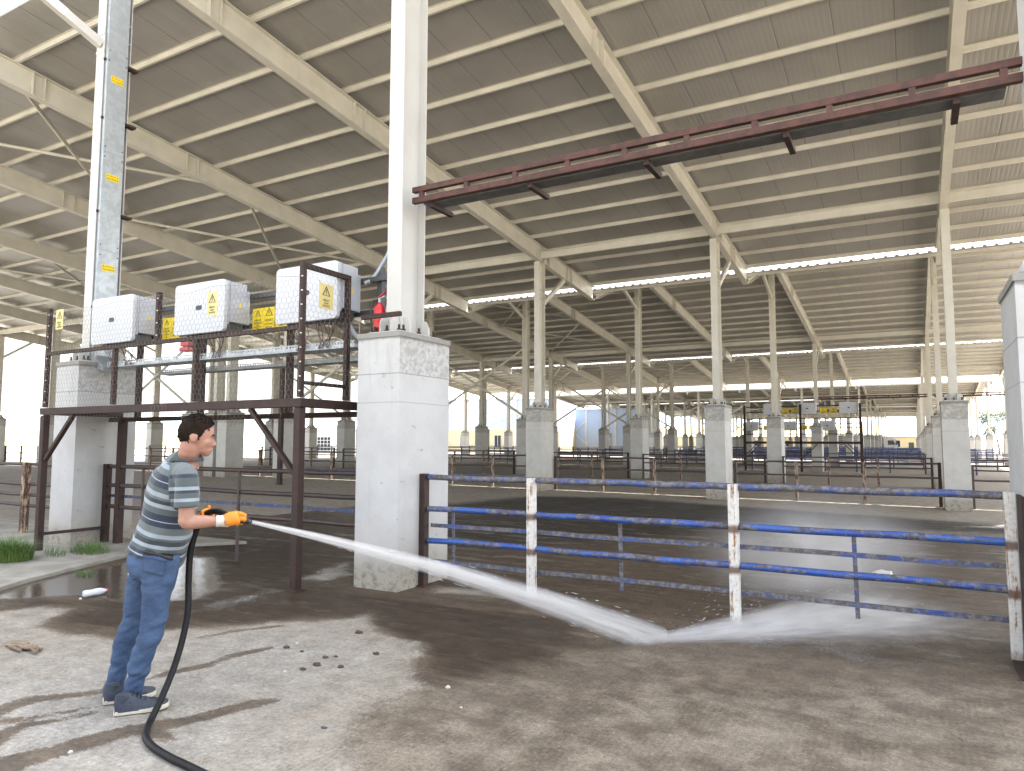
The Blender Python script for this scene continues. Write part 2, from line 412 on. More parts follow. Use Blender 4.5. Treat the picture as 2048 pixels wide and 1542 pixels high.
# ------------------------------------------------------------------ roofs
def rafter_mesh():
    mb = MB(); d = .55
    def seg(y0, y1, zf, d0=d, d1=d):
        w, tf = .2, .016
        z0, z1 = zf(y0), zf(y1)
        for (b0, t0, b1, t1, hw) in ((z0, z0+tf, z1, z1+tf, w/2), (z0+d0-tf, z0+d0, z1+d1-tf, z1+d1, w/2), (z0+tf, z0+d0-tf, z1+tf, z1+d1-tf, .006)):
            vs = [V((a*hw, yy, zz)) for yy, zz in ((y0, b0), (y0, t0), (y1, t1), (y1, b1)) for a in (-1, 1)]
            mb.add(vs, [(0, 1, 3, 2), (4, 5, 7, 6), (2, 3, 5, 4), (0, 6, 7, 1), (0, 2, 4, 6), (1, 7, 5, 3)])
    seg(EAVE, 3.4, zb_short, .2, .55); seg(3.4, YR, zb_short); seg(YR, LOW, zb_long)
    def stiff(y, zf, w=.09):
        z = zf(y)
        for sx in (-1, 1): mb.box2((sx*.0065, y-.006, z+.017), (sx*(.0065+w), y+.006, z+d-.017))
    for y in (21.25, 21.65, 22.05, 23.6, 23.95, 12.0, 12.35, 8.1, 8.35): stiff(y, zb_long)
    stiff(6.3, zb_short); stiff(6.6, zb_short); stiff(4.4, zb_short)
    mb.cur = 1                                            # bolted splice
    for y in (17.2,):
        z = zb_long(y)
        for sx in (-1, 1):
            mb.box2((sx*.0062, y-.2, z+.09), (sx*.016, y+.2, z+.46))
            for a in range(4):
                for b in range(4): mb.box((sx*.02, y-.15+.1*a, z+.13+.09*b), (.012, .024, .024))
        for a in range(8):
            for b in (-.07, .07): mb.box((b, y-.28+.08*a, z-.008+.113*(.28-.08*a)), (.024, .024, .016))
    return mb.mesh('rafter', [CREAM, CREAM])
XA, XB = cxk(-6)-1.0, cxk(3)+1.0
def purlin_mesh():
    mb = MB()
    mb.box2((XA, -.004, 0), (XB, .004, .11)); mb.box2((XA, .004, 0), (XB, .05, .005)); mb.box2((XA, -.05, .105), (XB, -.004, .11))
    mb.box2((XA, .045, .005), (XB, .05, .02))
    for k in KS:
        for a in (-.35, .35): mb.box((cxk(k)+a, -.006, .055), (.03, .012, .03))
    return mb.mesh('purlin', CREAM)
def sheet_mesh(y0, z0, y1, z1, name):
    mb = MB(); t = .05
    n = int(XB-XA)
    vs = []; m = 24
    xs = [XA+(XB-XA)*i/n for i in range(n+1)]
    for y, z in ((y0, z0), (y1, z1)):
        for x in xs: vs += [(x, y, z), (x, y, z+t)]
    w = 2*(n+1); fs = []
    for i in range(n):
        a = 2*i
        fs += [(a, a+2, w+a+2, w+a), (a+1, w+a+1, w+a+3, a+3), (a, a+1, a+3, a+2), (w+a, w+a+2, w+a+3, w+a+1)]
    fs += [(0, w, w+1, 1), (w-2, w-1, 2*w-1, 2*w-2)]
    mb.add(vs, fs)
    if y0 < 3:                                            # open rib ends along the eave
        x = XA+.1; rnd = random.Random(4)
        while x < XB: mb.box2((x, y0-.035, z0+t+.001), (x+.07+.05*rnd.random(), y0+.10, z0+t+.045)); x += .25+.12*rnd.random()
    return mb.mesh(name, ROOF)
RM, PM = rafter_mesh(), purlin_mesh()
D = .55
SLAB = sheet_mesh(YR, zb_long(YR)+D+.113, LOW+.20, zb_long(LOW+.20)+D+.113, 'roof_sheet')
SHORT = sheet_mesh(EAVE-.02, zb_short(EAVE)+.2+.15, YR-.003, zb_short(YR)+D+.15-.06, 'roof_sheet')
mbt = MB(); mbt.box2((.105, -.05, 0), (S-.105, .05, .02)); mbt.box2((.105, -.006, .02), (S-.105, .006, .23)); mbt.box2((.105, -.05, .23), (S-.105, .05, .25))
mbt.box2((.1, -.09, -.02), (.115, .09, .3)); mbt.box2((S-.115, -.09, -.02), (S-.1, .09, .3))
for x in (.2, .28, S-.28, S-.2):
    for z in (.08, .17): mbt.box((x, -.01, z), (.026, .014, .026))
TIE = mbt.mesh('tie_beam', CREAM)
def rod(mb, a, b, r=.03): mb.tube([a, b], r, 8)
ROOFLAB = ['nearest long shed roof of ribbed sheets on cream rafters, above the man', 'second shed roof back, beyond the first bright gap',
           'third shed roof back, beyond the wide bright gap', 'fourth shed roof, low beyond the widest bright gap', 'fifth shed roof, dark behind the fourth one', 'sixth shed roof back, a thin dark strip', 'farthest shed roof just above the yellow building']
for n in range(7):
    oy = OFF[n]
    r = empty('shed_roof', (0, oy, -.05*min(n, 4)), label=ROOFLAB[n], cat='roof', group='shed roofs', kind='thing')
    for k in KS: link('rafter', RM, r, (cxk(k), 0, 0))
    y = 25.95
    while y > YR+.3:
        if abs(y-21.4) > .25 or True: link('purlin', PM, r, (0, y, zb_long(y)+D+.001))
        y -= 1.30
    for y in (EAVE+.1, 3.1, 4.7, 6.3):
        zz = zb_short(y)+(D if y > 3.4 else .2+.35*(y-EAVE)/(3.4-EAVE))
        link('purlin', PM, r, (0, y-.0, zz+.02))
    link('roof_sheet', SLAB, r)
    if n: link('roof_sheet', SHORT, r)
    for k in KS[:-1]: link('tie_beam', TIE, r, (cxk(k), 21.33, zb_long(21.33)+.04))
    for k0 in (-2, -4):                                   # wind bracing under the sheets
        xa, xb = cxk(k0)+.1, cxk(k0+1)-.1
        for ya, yb in ((7.6, 14.0), (14.0, 21.2)):
            for a, b in ((xa, xb), (xb, xa)): mb = MB(); rod(mb, (a, ya, zb_long(ya)+.42), (b, yb, zb_long(yb)+.42), .05); mb.build('wind_brace', CREAM, r)
# crossed braces between columns
def xbrace(i, k, lab):
    a, b = columns[(i, k)].location, columns[(i, k+1)].location
    y = a.y; mb = MB(); zt = 6.3
    for p, q, o in ((a, b, -.065), (b, a, .065)):
        mb.tube([(p.x+(.12 if p is a else -.12), y+o, p.z+HP+.15), (q.x+(-.12 if p is a else .12), y+o, zt)], .062, 8)
    mb.box(((a.x+b.x)/2, y, (a.z+HP+.15+zt)/2), (.22, .012, .22))
    o = mb.build('cross_brace', CREAM); tag(o, lab, 'brace', 'crossed braces between columns')
for i in range(1, 8): xbrace(i, -2, f'crossed cream tubes between two columns of the {ORD[i]} row')
for i in (1, 2): xbrace(i, -4, f'crossed cream tubes further left in the {ORD[i]} row')
# ------------------------------------------------------------------ pen fences
def fence(name, x0, x1, y, z0, rails, posts, lab, grp, railmat, r=.031, flats=(), thin=(), flatmat=None, wob=.006):
    """rails: heights; posts: (x, top, width, material)"""
    root = empty(name, (x0, y, z0), label=lab, cat='fence', group=grp)
    L = x1-x0; rnd = random.Random(int(x0*100+y*7))
    for i, h in enumerate(rails):
        mb = MB(); n = 14
        mb.tube([(L*j/n, rnd.uniform(-wob, wob), h+rnd.uniform(-wob, wob)) for j in range(n+1)], r, 10)
        mb.build('rail', railmat[i % len(railmat)], root)
    for h in flats:
        mb = MB(); n = 8; pr = [(L*j/n, .045, h+rnd.uniform(-.006, .006)) for j in range(n+1)]
        for a, b in zip(pr, pr[1:]): mb.beam(a, b, .008, .042)
        mb.build('flat_bar', flatmat, root)
    for x, a, b in thin:
        mb = MB(); mb.beam((x-x0, .056, a), (x-x0+.01, .056, b), .034, .012, (0, 1, 0)); mb.build('upright', flatmat, root)
    for x, t, w, m in posts:
        mb = MB(); mb.box2((x-x0-w/2, -.033-w*.55, -.05), (x-x0+w/2, -.033+w*.45, t)); o = mb.build('post', m, root, bevel=.004)
    return root
yF = 6.40
fence('pen_fence', -4.64, .62, yF, gz(-2, yF), (1.175, .835, .495), [(-3.35, 1.20, .078, WPOST), (-1.375, 1.20, .080, WPOST), (.60, 1.20, .072, WPOST)],
      'bright blue pipe fence with white rusty posts, running to the right edge', 'pipe fences of the cattle pens', [BLUEW, BLUE, BLUE], .031,
      (.655, .265), [(-4.355, .82, .24), (-2.45, .81, .17), (-.445, .80, .15)], BLUEW)
fence('pen_fence', -10.62, -5.6, 6.46, gz(-8, 6.46), (1.18, .90, .585), [(-9.74, 1.17, .03, DARKST), (-7.71, 1.17, .034, DARKST)],
      'dark pipe fence with grey blue rails behind the man, under the platform', 'pipe fences of the cattle pens', [DARKST, DARKST, DARKST], .03,
      (.735,), (), BLUED)
fence('pen_fence', -17.0, -11.3, 6.46, gz(-13, 6.46), (1.17, .84, .66, .49), [(-12.88, 1.2, .1, BPOST), (-15.2, 1.2, .1, RUST)],
      'brown pipe fence with flaking post at the left edge, left of the platform', 'pipe fences of the cattle pens', [DARKST], .028)
for i in range(1, 8):
    Y = ROWS[i]+WY+.06 if i % 2 else ROWS[i]-.08
    for k in KS[:-1]:
        if i >= 6 and not -4 <= k < 3: continue
        x0, x1 = cxk(k)+WX/2+.03, cxk(k+1)-WX/2-.03
        if i <= 1 and k > 2: continue
        z = gz((x0+x1)/2, Y); far = i >= 3
        rl = (1.12, .74, .38) if i < 3 else (1.1, .82, .54, .28)
        pm = [RUST, BPOST, RUST] if not far else [BLUED]*3
        w = .08
        posts = [(x0+.04, 1.15, w, DARKST if i < 3 else BLUED), (x0+1.75, 1.13, w, pm[1]), (x0+3.5, 1.13, w, pm[1]), (x1-.04, 1.15, w, pm[2])]
        a = 'brown' if not far else 'dark blue'
        pl = place_of(k+1).replace(' column line', ' line')
        fence('pen_fence', x0, x1, Y, z, rl, posts, f'{a} pipe fence in {ORD[i]} row, ending at column {pl}'.replace('on the right', 'of the right').replace('of the right-hand line', 'of right-hand line'), 'pipe fences of the far pens',
              [DARKST, DARKST, BLUED] if not far else [BLUED], .027 if i < 3 else .03)
# pens fenced along the depth in the far half (blue gates, seen as dense blue rails)
gp = None
for j, (x, y0) in enumerate([(-16.6, 72.5), (-10.7, 72.5), (-4.7, 72.5), (1.2, 72.5), (-16.6, 84.0), (-10.7, 84.0), (-4.7, 84.0), (1.2, 84.0), (-13.6, 98.0), (-7.6, 98.0), (-1.6, 98.0)]):
    if gp is None:
        gp = empty('pen_gate', cat='gate')
        mb = MB()
        for h in (.3, .55, .8, 1.05, 1.25): mb.tube([(0, 0, h), (5.6, 0, h)], .03, 6)
        for x_ in (0, 1.4, 2.8, 4.2, 5.6): mb.box((x_, 0, .68), (.07, .07, 1.36))
        mb.build('gate_frame', BLUE, gp); g_ = gp
    else: g_ = dup(gp)
    g_.location = (x, y0, gz(x, y0)); tag(g_, f'blue pen gate far back, {["in the seventh row aisle","nearer the truck","just before the yellow building"][0 if y0<80 else 1 if y0<90 else 2]}, {["first","second","third","fourth"][j%4]} from the left', 'gate', 'blue gates far back')
# rusty posts that the front fences hang on
def steel_post(name, x, y, w, d, t, mat, lab, base=True):
    mb = MB(); z = gz(x, y); mb.box2((x-w/2, y-d/2, z-.02), (x+w/2, y+d/2, z+t))
    if base: mb.box2((x-w/2-.03, y-d/2-.03, z-.02), (x+w/2+.03, y+d/2+.03, z+.012))
    o = mb.build(name, mat, bevel=.004); return tag(o, lab, 'post', 'brown steel posts')
steel_post('fence_post', -4.70, 6.385, .09, .09, 1.21, RUST, 'brown square post bolted to the white pier, left end of blue fence')
steel_post('fence_post', -10.64, 6.44, .09, .09, 1.21, RUST, 'brown square post against the left pier, behind the platform leg')
# plate post at the right edge (channel and diagonal stay)
r = empty('gate_post', (.685, 6.2, gz(.7, 6.2)), label='wide brown steel gate post at the right edge beside the white post', cat='post', group='brown steel posts')
mb = MB(); mb.box2((-.045, -.14, -.02), (.21, .14, 1.19)); mb.build('post', RUST, r, bevel=.004)
mb = MB(); mb.box2((-.12, -.36, -.015), (.24, .16, .012)); mb.prism([(-.03, -.141, .013), (-.03, -.35, .013), (-.03, -.141, .30)], (.012, 0, 0)); mb.build('base_plate', RUST, r)
steel_post('steel_post', *P(559, 958, 25.5)[:2], .17, .12, 4.3, RUST, 'tall thin brown post far behind the platform, right of the close pair')

# ------------------------------------------------------------------ inverter platform
PF, PR = 5.50, 6.20
PXA, PXB = -10.62, -5.69
plat = empty('service_platform', (0, 0, 0), label='brown steel service platform with chicken wire, between the two white piers', cat='platform', group='inverter platforms')
def part(fn, name, mat, par=plat, bevel=0):
    mb = MB(); fn(mb); return mb.build(name, mat, par, bevel=bevel)
for (x, y, w) in ((PXA, PF, .085), (PXB, PF, .088), (-10.36, 6.47, .10)):
    def f(mb): mb.box2((x-w/2, y-w/2, gz(x, y)-.03), (x+w/2, y+w/2, 1.92)); mb.box2((x-w/2-.03, y-w/2-.03, gz(x, y)-.03), (x+w/2+.03, y+w/2+.03, gz(x, y)+.012))
    part(f, 'leg', RUST, bevel=.005)
def f(mb):
    mb.box2((PXA-.06, PF-.05, 1.925), (PXB+.06, PF+.05, 2.02)); mb.box2((PXA-.06, 6.44, 1.85), (-5.32, 6.50, 1.915))
    for x in (PXA, PXB): mb.box2((x-.05, PF+.052, 1.925), (x+.05, 6.6, 2.02))
part(f, 'deck_beam', RUST, bevel=.004)
def f(mb):
    for j in range(14): mb.box2((PXA+.07, PF+.06+.068*j, 2.0), (PXB-.07, PF+.115+.068*j, 2.02))
part(f, 'deck_grating', RUST)
part(lambda mb: mb.beam((-9.92, PF, 1.92), (-10.56, PF, 1.3), .045, .055, (0, 1, 0)), 'diagonal_strut', RUST)
part(lambda mb: mb.beam((-6.45, PF, 1.92), (-5.745, PF, 1.22), .045, .055, (0, 1, 0)), 'diagonal_strut', RUST)
def f(mb):
    for x, a, b in ((PXA-.02, 2.033, 3.44), (-8.17, 2.815, 3.42), (-9.04, 2.033, 2.765), (-7.42, 2.033, 2.765), (PXB, 2.033, 3.44)): mb.box2((x-.028, PF-.028, a), (x+.028, PF+.028, b))
    mb.box2((PXA+.01, PF-.025, 2.766), (PXB-.03, PF+.025, 2.814))
part(f, 'railing', RUST, bevel=.003)
def f(mb):
    mb.box2((PXB-.028, PR-.028, 2.033), (PXB+.028, PR+.028, 3.44)); mb.box2((PXB-.028, PF-.028, 3.441), (PXB+.028, PR+.028, 3.495))
    mb.box2((PXB-.02, PF+.03, 2.17), (PXB+.02, PR-.03, 2.21))
part(f, 'end_frame', RUST, bevel=.003)
def f(mb): mb.box2((PXA+.052, PF-.0, .26), (PXA+.09, 6.41, .30))
part(f, 'low_stay', RUST)
def hexwire(mb, O, U, Wv, w, h, nrm, cell=.036, sag=None, r=.0016, cut=None):
    """hexagonal netting in the plane O + a*U + b*W"""
    O, U, Wv, nrm = V(O), V(U), V(Wv), V(nrm); s3 = math.sqrt(3)*cell; rows = int(h/(1.5*cell))+1; cols = int(w/s3)+1
    def pt(a, b):
        a2 = a+.25*cell*noise.noise((a*6, b*6, 1)); b2 = b+.25*cell*noise.noise((a*6, b*6, 9))+(sag(a, b) if sag else 0)
        return O+U*clamp(a2, 0, w)+Wv*b2+nrm*(.03*noise.noise((a*2.2, b*2.2, 4)))
    for j in range(rows):
        for i in range(cols):
            cx, cy = (i+.5*(j % 2))*s3, j*1.5*cell
            if cut and cut(cx, cy): continue
            q = [(cx, cy-cell), (cx+s3/2, cy-cell/2), (cx+s3/2, cy+cell/2), (cx, cy+cell)]
            for a, b in zip(q, q[1:]):
                p0, p1 = pt(*a), pt(*b)
                if (p1-p0).length > 1e-4: mb.tube([p0, p1], r, 3, False)
def f(mb):
    hexwire(mb, (PXA, PF-.036, 1.72), (1, 0, 0), (0, 0, 1), PXB-PXA, 1.62, (0, 1, 0), cell=.040, r=.0017,
            sag=lambda a, b: -.10*math.sin(a*1.3)**2*max(0, 1-b/.35), cut=lambda a, b: b < .12+.16*noise.noise((a*1.7, 3, 0)) )
    pts = [(PXA+(PXB-PXA)*j/30, PF-.036, 3.36-.02*math.sin(j*1.1)) for j in range(31)]; mb.tube(pts, .0022, 4, False)
    hexwire(mb, (PXB+.034, PF, 2.05), (0, 1, 0), (0, 0, 1), PR-PF, 1.38, (1, 0, 0), cell=.040, r=.0017)
part(f, 'wire_netting', WIREM)
def f(mb):
    for j in range(9):
        for x in (PXA, PXB, -8.17): mb.box((x+.02, PF-.034, 2.1+.155*j), (.016, .012, .012))
part(f, 'cable_ties', ZIPT)
# rack behind the inverters
rack = empty('mounting_rack', (0, 0, 0), label='grey and brown mounting rails and posts that carry the three inverters', cat='rack')
def f(mb):
    for z in (3.10, 3.50): mb.box2((-10.78, 6.49, z-.03), (-5.115, 6.55, z+.03))
part(f, 'rack_rail', DARKG, rack)
for x, t in ((-10.2, 3.66), (-8.75, 3.66), (-7.02, 3.66), (-5.52, 3.66)):
    part(lambda mb: mb.box2((x-.035, 6.56, 1.91), (x+.035, 6.63, t)), 'rack_post', RUST if x < -6 else DARKG, rack)
part(lambda mb: mb.box2((-5.24, 5.92, 2.895), (-4.70, 5.962, 2.945)), 'cross_tube', RUST, rack, bevel=.003)
# perforated cable trays between the piers
def tray(name, x0, x1, y, z, w, h, lab, mat=GALV, holes=True, par=None):
    r = empty(name, (x0, y, z), label=lab, cat='cable tray', group='perforated cable trays'); L = x1-x0
    mb = MB()
    mb.box2((0, 0, 0), (L, w, .003))
    for yy in (-.0015, w-.0015):                         # side walls with real slots
        p = .05; n = int(L/p)
        mb.box2((0, yy, .0035), (L, yy+.003, h*.58)); mb.box2((0, yy, h*.80), (L, yy+.003, h))
        for j in range(n+1): mb.box2((j*p, yy, h*.58), (min(j*p+.026, L), yy+.003, h*.80))
    mb.build('tray', mat, r); return r
tray('cable_tray', -10.55, -5.66, 6.30, 2.665, .28, .085, 'galvanised cable tray with slotted side, under the three inverters')
tray('cable_tray', -9.9, -5.36, 6.70, 2.56, .2, .07, 'lower dull galvanised cable tray behind the brown railing', GALVD)

# inverters
def rrect(w, h, r, n=5):
    pts = []
    for cx, cz, a0 in ((w/2-r, h/2-r, 0), (-w/2+r, h/2-r, 90), (-w/2+r, -h/2+r, 180), (w/2-r, -h/2+r, 270)):
        for j in range(n+1):
            a = math.radians(a0+90*j/n); pts.append((cx+r*math.cos(a), cz+r*math.sin(a)))
    return pts
def tri_sign(mb, cx, cz, s, y, t=.0012):                   # hazard triangle with bolt, facing -y
    h = s*.87
    A = [(0, h*.62), (-s/2, -h*.38), (s/2, -h*.38)]; q = .78; B = [(a*q*.93, b*q-.004) for a, b in A]
    for i in range(3):
        j = (i+1) % 3
        mb.prism([(cx+p[0], y, cz+p[1]) for p in (A[i], A[j], B[j], B[i])], (0, -t, 0))
    bolt = [(.02, .30), (-.12, -.02), (-.01, 0), (-.06, -.2), (-.11, -.18), (-.02, -.36), (.06, -.17), (.0, -.19), (.09, .07), (-.02, .04), (.10, .28)]
    mb.prism([(cx+a*s*.8, y, cz+b*s*.8+.02*s) for a, b in bolt], (0, -t, 0))
def make_inverter():
    r = empty('solar_inverter')
    W_, H_ = 1.0, .68
    mb = MB(); mb.prism([(a, -.055, b) for a, b in rrect(W_, H_, .055)], (0, .055, 0)); mb.build('front_cover', INVW, r, bevel=.006)
    mb = MB()
    mb.box2((-W_/2+.02, .003, -H_/2+.10), (W_/2-.02, .05, H_/2-.01)); mb.box2((-W_/2+.012, .051, -H_/2+.13), (W_/2-.006, .30, H_/2-.02))
    mb.box2((-W_/2+.03, .301, -H_/2+.13), (W_/2-.02, .365, H_/2-.10)); mb.build('housing', INVG, r, bevel=.004)
    mb = MB(); mb.box2((-W_/2+.03, .004, -H_/2+.03), (W_/2-.03, .27, -H_/2+.098)); mb.box2((W_/2-.20, .02, -H_/2-.0), (W_/2-.03, .24, -H_/2+.028))
    mb.build('bottom_plate', DARKG, r)
    mb = MB(); mb.prism([(a, -.0575, b+.0) for a, b in rrect(.125, .064, .028)], (0, .003, 0)); mb.build('display', BLACKP, r)
    mb = MB()
    for a in (-.40, 0, .40):
        for b in (-.285, .295): mb.lathe((a, -.055, b), [(.008, 0), (.008, .004)], 8, (0, -1, 0))
    for zz in (-.1, .2): mb.lathe((W_/2-.0055, .1, zz), [(.008, 0), (.008, .003)], 8, (1, 0, 0))
    mb.build('screw', GALVD, r)
    mb = MB(); mb.prism([(W_/2-.0055, .20+a, .02+b) for a, b in ((0, .035), (-.034, -.025), (.034, -.025))], (.002, 0, 0)); mb.build('hazard_sticker', YELL, r)
    for j in range(16):
        x = -.36+.047*j
        if j in (7, 8): continue
        mb = MB(); mb.lathe((x, .06+.05*(j % 2), -H_/2-.035), [(.012, 0), (.015, .03), (.015, .07)], 8); mb.build('plug', BLACKP, r)
    mb = MB(); rnd = random.Random(3)
    for j in range(16):
        if j in (7, 8): continue
        x = -.36+.047*j; e = (.05+rnd.uniform(-.12, .12) if j > 7 else -.26+rnd.uniform(-.1, .1))
        pts = []
        for q in range(9):
            t = q/8; s_ = t*t*(3-2*t)
            pts.append((x+(e-x)*s_+.02*math.sin(t*5+j), .06+.12*t+.03*math.sin(t*3.1), -H_/2-.03-.27*t**.8-.02*math.sin(t*3.14)))
        mb.tube(pts, .0045, 5, False)
    mb.build('cables', COPPER, r)
    return r
inv = make_inverter()
for j, (cx, lab) in enumerate([(-10.07, 'white inverter box left of the other two, in front of the cable duct'), (-8.14, 'white inverter box in the middle of the platform, with yellow tag'),
                               (-6.21, 'white inverter box nearest the red extinguisher, behind the brown end frame')]):
    o = inv if j == 0 else dup(inv)
    o.location = (cx, 6.10, 3.315); tag(o, lab, 'inverter', 'solar inverters on the near platform')

# ------------------------------------------------------------------ signs
def sign(name, loc, w, h, mat, lines, lab, grp, tri=None, tm=None, cat='warning sign', rz=0, sc=None, th=.003, txtmat=None):
    r = empty(name, loc, rz, label=lab, cat=cat, group=grp)
    mb = MB(); mb.prism([(a, 0, b) for a, b in rrect(w, h, min(w, h)*.05)], (0, th, 0)); mb.build('plate', mat, r)
    if tri:
        mb = MB(); tri_sign(mb, 0, tri[1], tri[0], -.0006); mb.build('hazard_symbol', BLACK, r)
    for tx, z, s in lines:
        M = Matrix.Translation((0, -.0012, z)) @ Matrix.Rotation(math.pi/2, 4, 'X') @ Matrix.Scale(.9, 4, (1, 0, 0))
        text(tx, s, txtmat or BLACK, r, M)
    return r
L1 = [('DİKKAT!', -.005, .036), ('İNVERTER', -.042, .036), ('YETKİLİ', -.070, .019), ('ELEMANDAN BAŞKA', -.092, .016), ('KİMSE', -.112, .015), ('AÇAMAZ', -.132, .017)]
L2 = [('DİKKAT!', -.015, .043), ('ÇİFT YÖNLÜ', -.068, .033), ('BESLEME', -.112, .036)]
yS = 6.48
gS = 'yellow warning signs on the rack'
sign('warning_sign', (-7.515, yS, 3.165), .205, .315, YELL, L1, 'yellow inverter warning sign left of the pair between middle and right inverters', gS, (.10, .085))
sign('warning_sign', (-7.305, yS, 3.165), .205, .315, YELL, L2, 'yellow two-way feed warning sign, right of the pair between middle and right inverters', gS, (.135, .085))
sign('warning_sign', (-7.08, yS, 3.13), .21, .315, YELL, L1, 'yellow warning sign half hidden by the right inverter', gS, (.10, .085))
sign('warning_sign', (-9.425, yS, 3.20), .19, .315, YELL, L1, 'yellow inverter warning sign left of the middle inverter, whole', gS, (.10, .085))
sign('warning_sign', (-9.225, yS, 3.20), .19, .315, YELL, L2, 'yellow two-way feed sign half covered by the middle inverter', gS, (.13, .085))
L3 = [('DİKKAT', -.045, .030), ('ÖLÜM', -.078, .027), ('TEHLİKESİ', -.108, .026)]
gT = 'faded yellow tags on the netting'
for x, z, rz, lab in ((-7.075, 3.165, 0, 'faded yellow tag wired in front of the middle inverter'), (-5.475, 3.145, 0, 'faded yellow tag wired in front of the right inverter'), (-10.30, 3.25, 0, 'faded yellow tag hanging from the netting left of all inverters')):
    yy = PF-.07 if x > -10 else PF-.05
    if x > -5.6: x, yy, z, rz = PXB+.05, 5.80, 3.17, math.pi/2
    s = sign('danger_tag', (x, yy, z), .18 if rz == 0 else .22, .28, PALEY, L3, lab, gT, (.125, .05), cat='tag', th=.002, rz=rz)
    mb = MB(); mb.tube([(-.06, -.002, .125), (-.09, .03, .17)], .002, 4); mb.tube([(.05, -.002, -.125), (.02, .03, -.16)], .002, 4); mb.build('wire_tie', BLACKP, s)

# ------------------------------------------------------------------ galvanised duct on the left front column
cl = columns[(0, 0)].location
duct = empty('cable_duct', (cl.x+.012, cl.y, 0), label='tall galvanised cable duct running up the left column, with yellow stickers', cat='cable duct')
part(lambda mb: mb.box2((.0, -.195, 2.86), (.155, .13, 9.0)), 'duct_body', GALV, duct)
def f(mb):
    z = 2.95
    while z < 8.8: mb.box2((.156, -.193, z), (.16, .128, z+1.55)); z += 1.56
part(f, 'duct_cover', GALV, duct)
def f(mb):
    z = 2.98
    while z < 8.8:
        for y in (-.17, .105):
            for dz in (.05, 1.45): mb.lathe((.16, y, z+dz), [(.011, 0), (.011, .006)], 8, (1, 0, 0))
        z += 1.56
part(f, 'screw', DARKG, duct)
for z in (3.6, 5.1, 6.6, 7.55):
    part(lambda mb: mb.box2((.07, .132, z), (.19, .30, z+.035)), 'clamp', RUST, duct)
    part(lambda mb: mb.lathe((.10, -.20, z+.02), [(.022, -.02), (.022, .02)], 10, (0, 1, 0)), 'clamp_bolt', RUST, duct)
part(lambda mb: mb.prism([(.0, -.19, 2.87), (.15, -.19, 2.87), (.42, -.19, 2.69), (.42, -.19, 2.61), (.0, -.19, 2.75)], (0, .31, 0)), 'duct_elbow', GALVD, duct)
for j, (z, lab) in enumerate(((7.27, 'topmost'), (5.68, 'second from the top'), (4.24, 'third from the top'), (3.06, 'lowest, half hidden'))):
    r = empty('danger_sticker', (cl.x+.012+.1606, cl.y-.03, z), math.pi/2, label=f'small yellow danger sticker on the galvanised duct, {lab}', cat='sticker', group='yellow stickers on the duct')
    mb = MB(); mb.prism([(a, 0, b) for a, b in rrect(.20, .105, .006)], (0, .001, 0)); mb.build('label_face', YELL, r)
    R90 = Matrix.Rotation(math.pi/2, 4, 'X')
    text('DİKKAT', .030, ORTXT, r, Matrix.Translation((0, -.001, .022)) @ R90); text('ÖLÜM TEHLİKESİ', .024, BLACK, r, Matrix.Translation((0, -.001, -.022)) @ R90)
    mb = MB()
    for a in (-.078, .078): tri_sign(mb, a, .024, .026, -.0005)
    mb.build('hazard_symbol', BLACK, r)

# ------------------------------------------------------------------ fire extinguisher on the pier, red box, conduits
ca = columns[(0, 1)].location
ex = empty('fire_extinguisher', (ca.x-.235, ca.y-.18, ca.z+HP), label='red fire extinguisher standing on the white pier beside the column', cat='fire extinguisher')
mb = MB(); mb.lathe((0, 0, 0), [(.062, 0), (.068, .01), (.068, .30), (.06, .345), (.035, .375), (.02, .385), (.02, .40)], 20); mb.build('cylinder', RED, ex)
mb = MB(); mb.lathe((0, 0, .401), [(.022, 0), (.022, .04)], 12); mb.box((.03, 0, .455), (.11, .02, .012), Matrix.Rotation(-.25, 3, 'Y')); mb.build('valve', GALVD, ex)
mb = MB(); mb.box((.035, 0, .49), (.13, .024, .010), Matrix.Rotation(-.55, 3, 'Y')); mb.build('lever', RED, ex)
mb = MB(); mb.tube([(-.01, -.01, .43), (-.06, -.045, .42), (-.075, -.055, .36), (-.07, -.06, .2), (-.06, -.06, .08), (-.055, -.055, .05)], .012, 8); mb.build('hose', BLACKP, ex)
mb = MB(); mb.lathe((0, 0, .12), [(.0685, 0), (.0685, .13)], 20); 
rb = empty('alarm_box', (-8.68, 6.30, 2.90), label='small red box hanging below the middle inverter', cat='alarm box')
mb = MB(); mb.box((0, 0, 0), (.19, .12, .07)); mb.build('box', RED, rb, bevel=.01); mb = MB(); mb.box((0, -.005, -.075), (.20, .13, .06)); mb.build('lid', RED, rb, bevel=.01)
def conduit(name, pts, r, mat, lab, ribs=False):
    P_ = [V(p) for p in pts]; out = []
    for i in range(len(P_)-1):
        q = [P_[max(i-1, 0)], P_[i], P_[i+1], P_[min(i+2, len(P_)-1)]]
        for k in range(10):
            t = k/10; out.append(q[0]*(-.5*t+t*t-.5*t**3)+q[1]*(1-2.5*t*t+1.5*t**3)+q[2]*(.5*t+2*t*t-1.5*t**3)+q[3]*(-.5*t*t+.5*t**3))
    out.append(P_[-1])
    if ribs:
        d = []
        for a, b in zip(out, out[1:]):
            for k in range(3): d.append(a.lerp(b, k/3))
        out = d; rr = [r*(1.12 if i % 2 else .92) for i in range(len(out))]
    else: rr = r
    mb = MB(); mb.tube(out, rr, 10); o = mb.build(name, mat); return tag(o, lab, 'conduit', 'cable conduits')
conduit('conduit', [(-5.76, 6.3, 2.97), (-5.70, 6.33, 2.84), (-5.55, 6.34, 2.68), (-5.44, 6.36, 2.5)], .027, GALVD, 'ribbed grey conduit curving down from the right inverter to the pier', True)
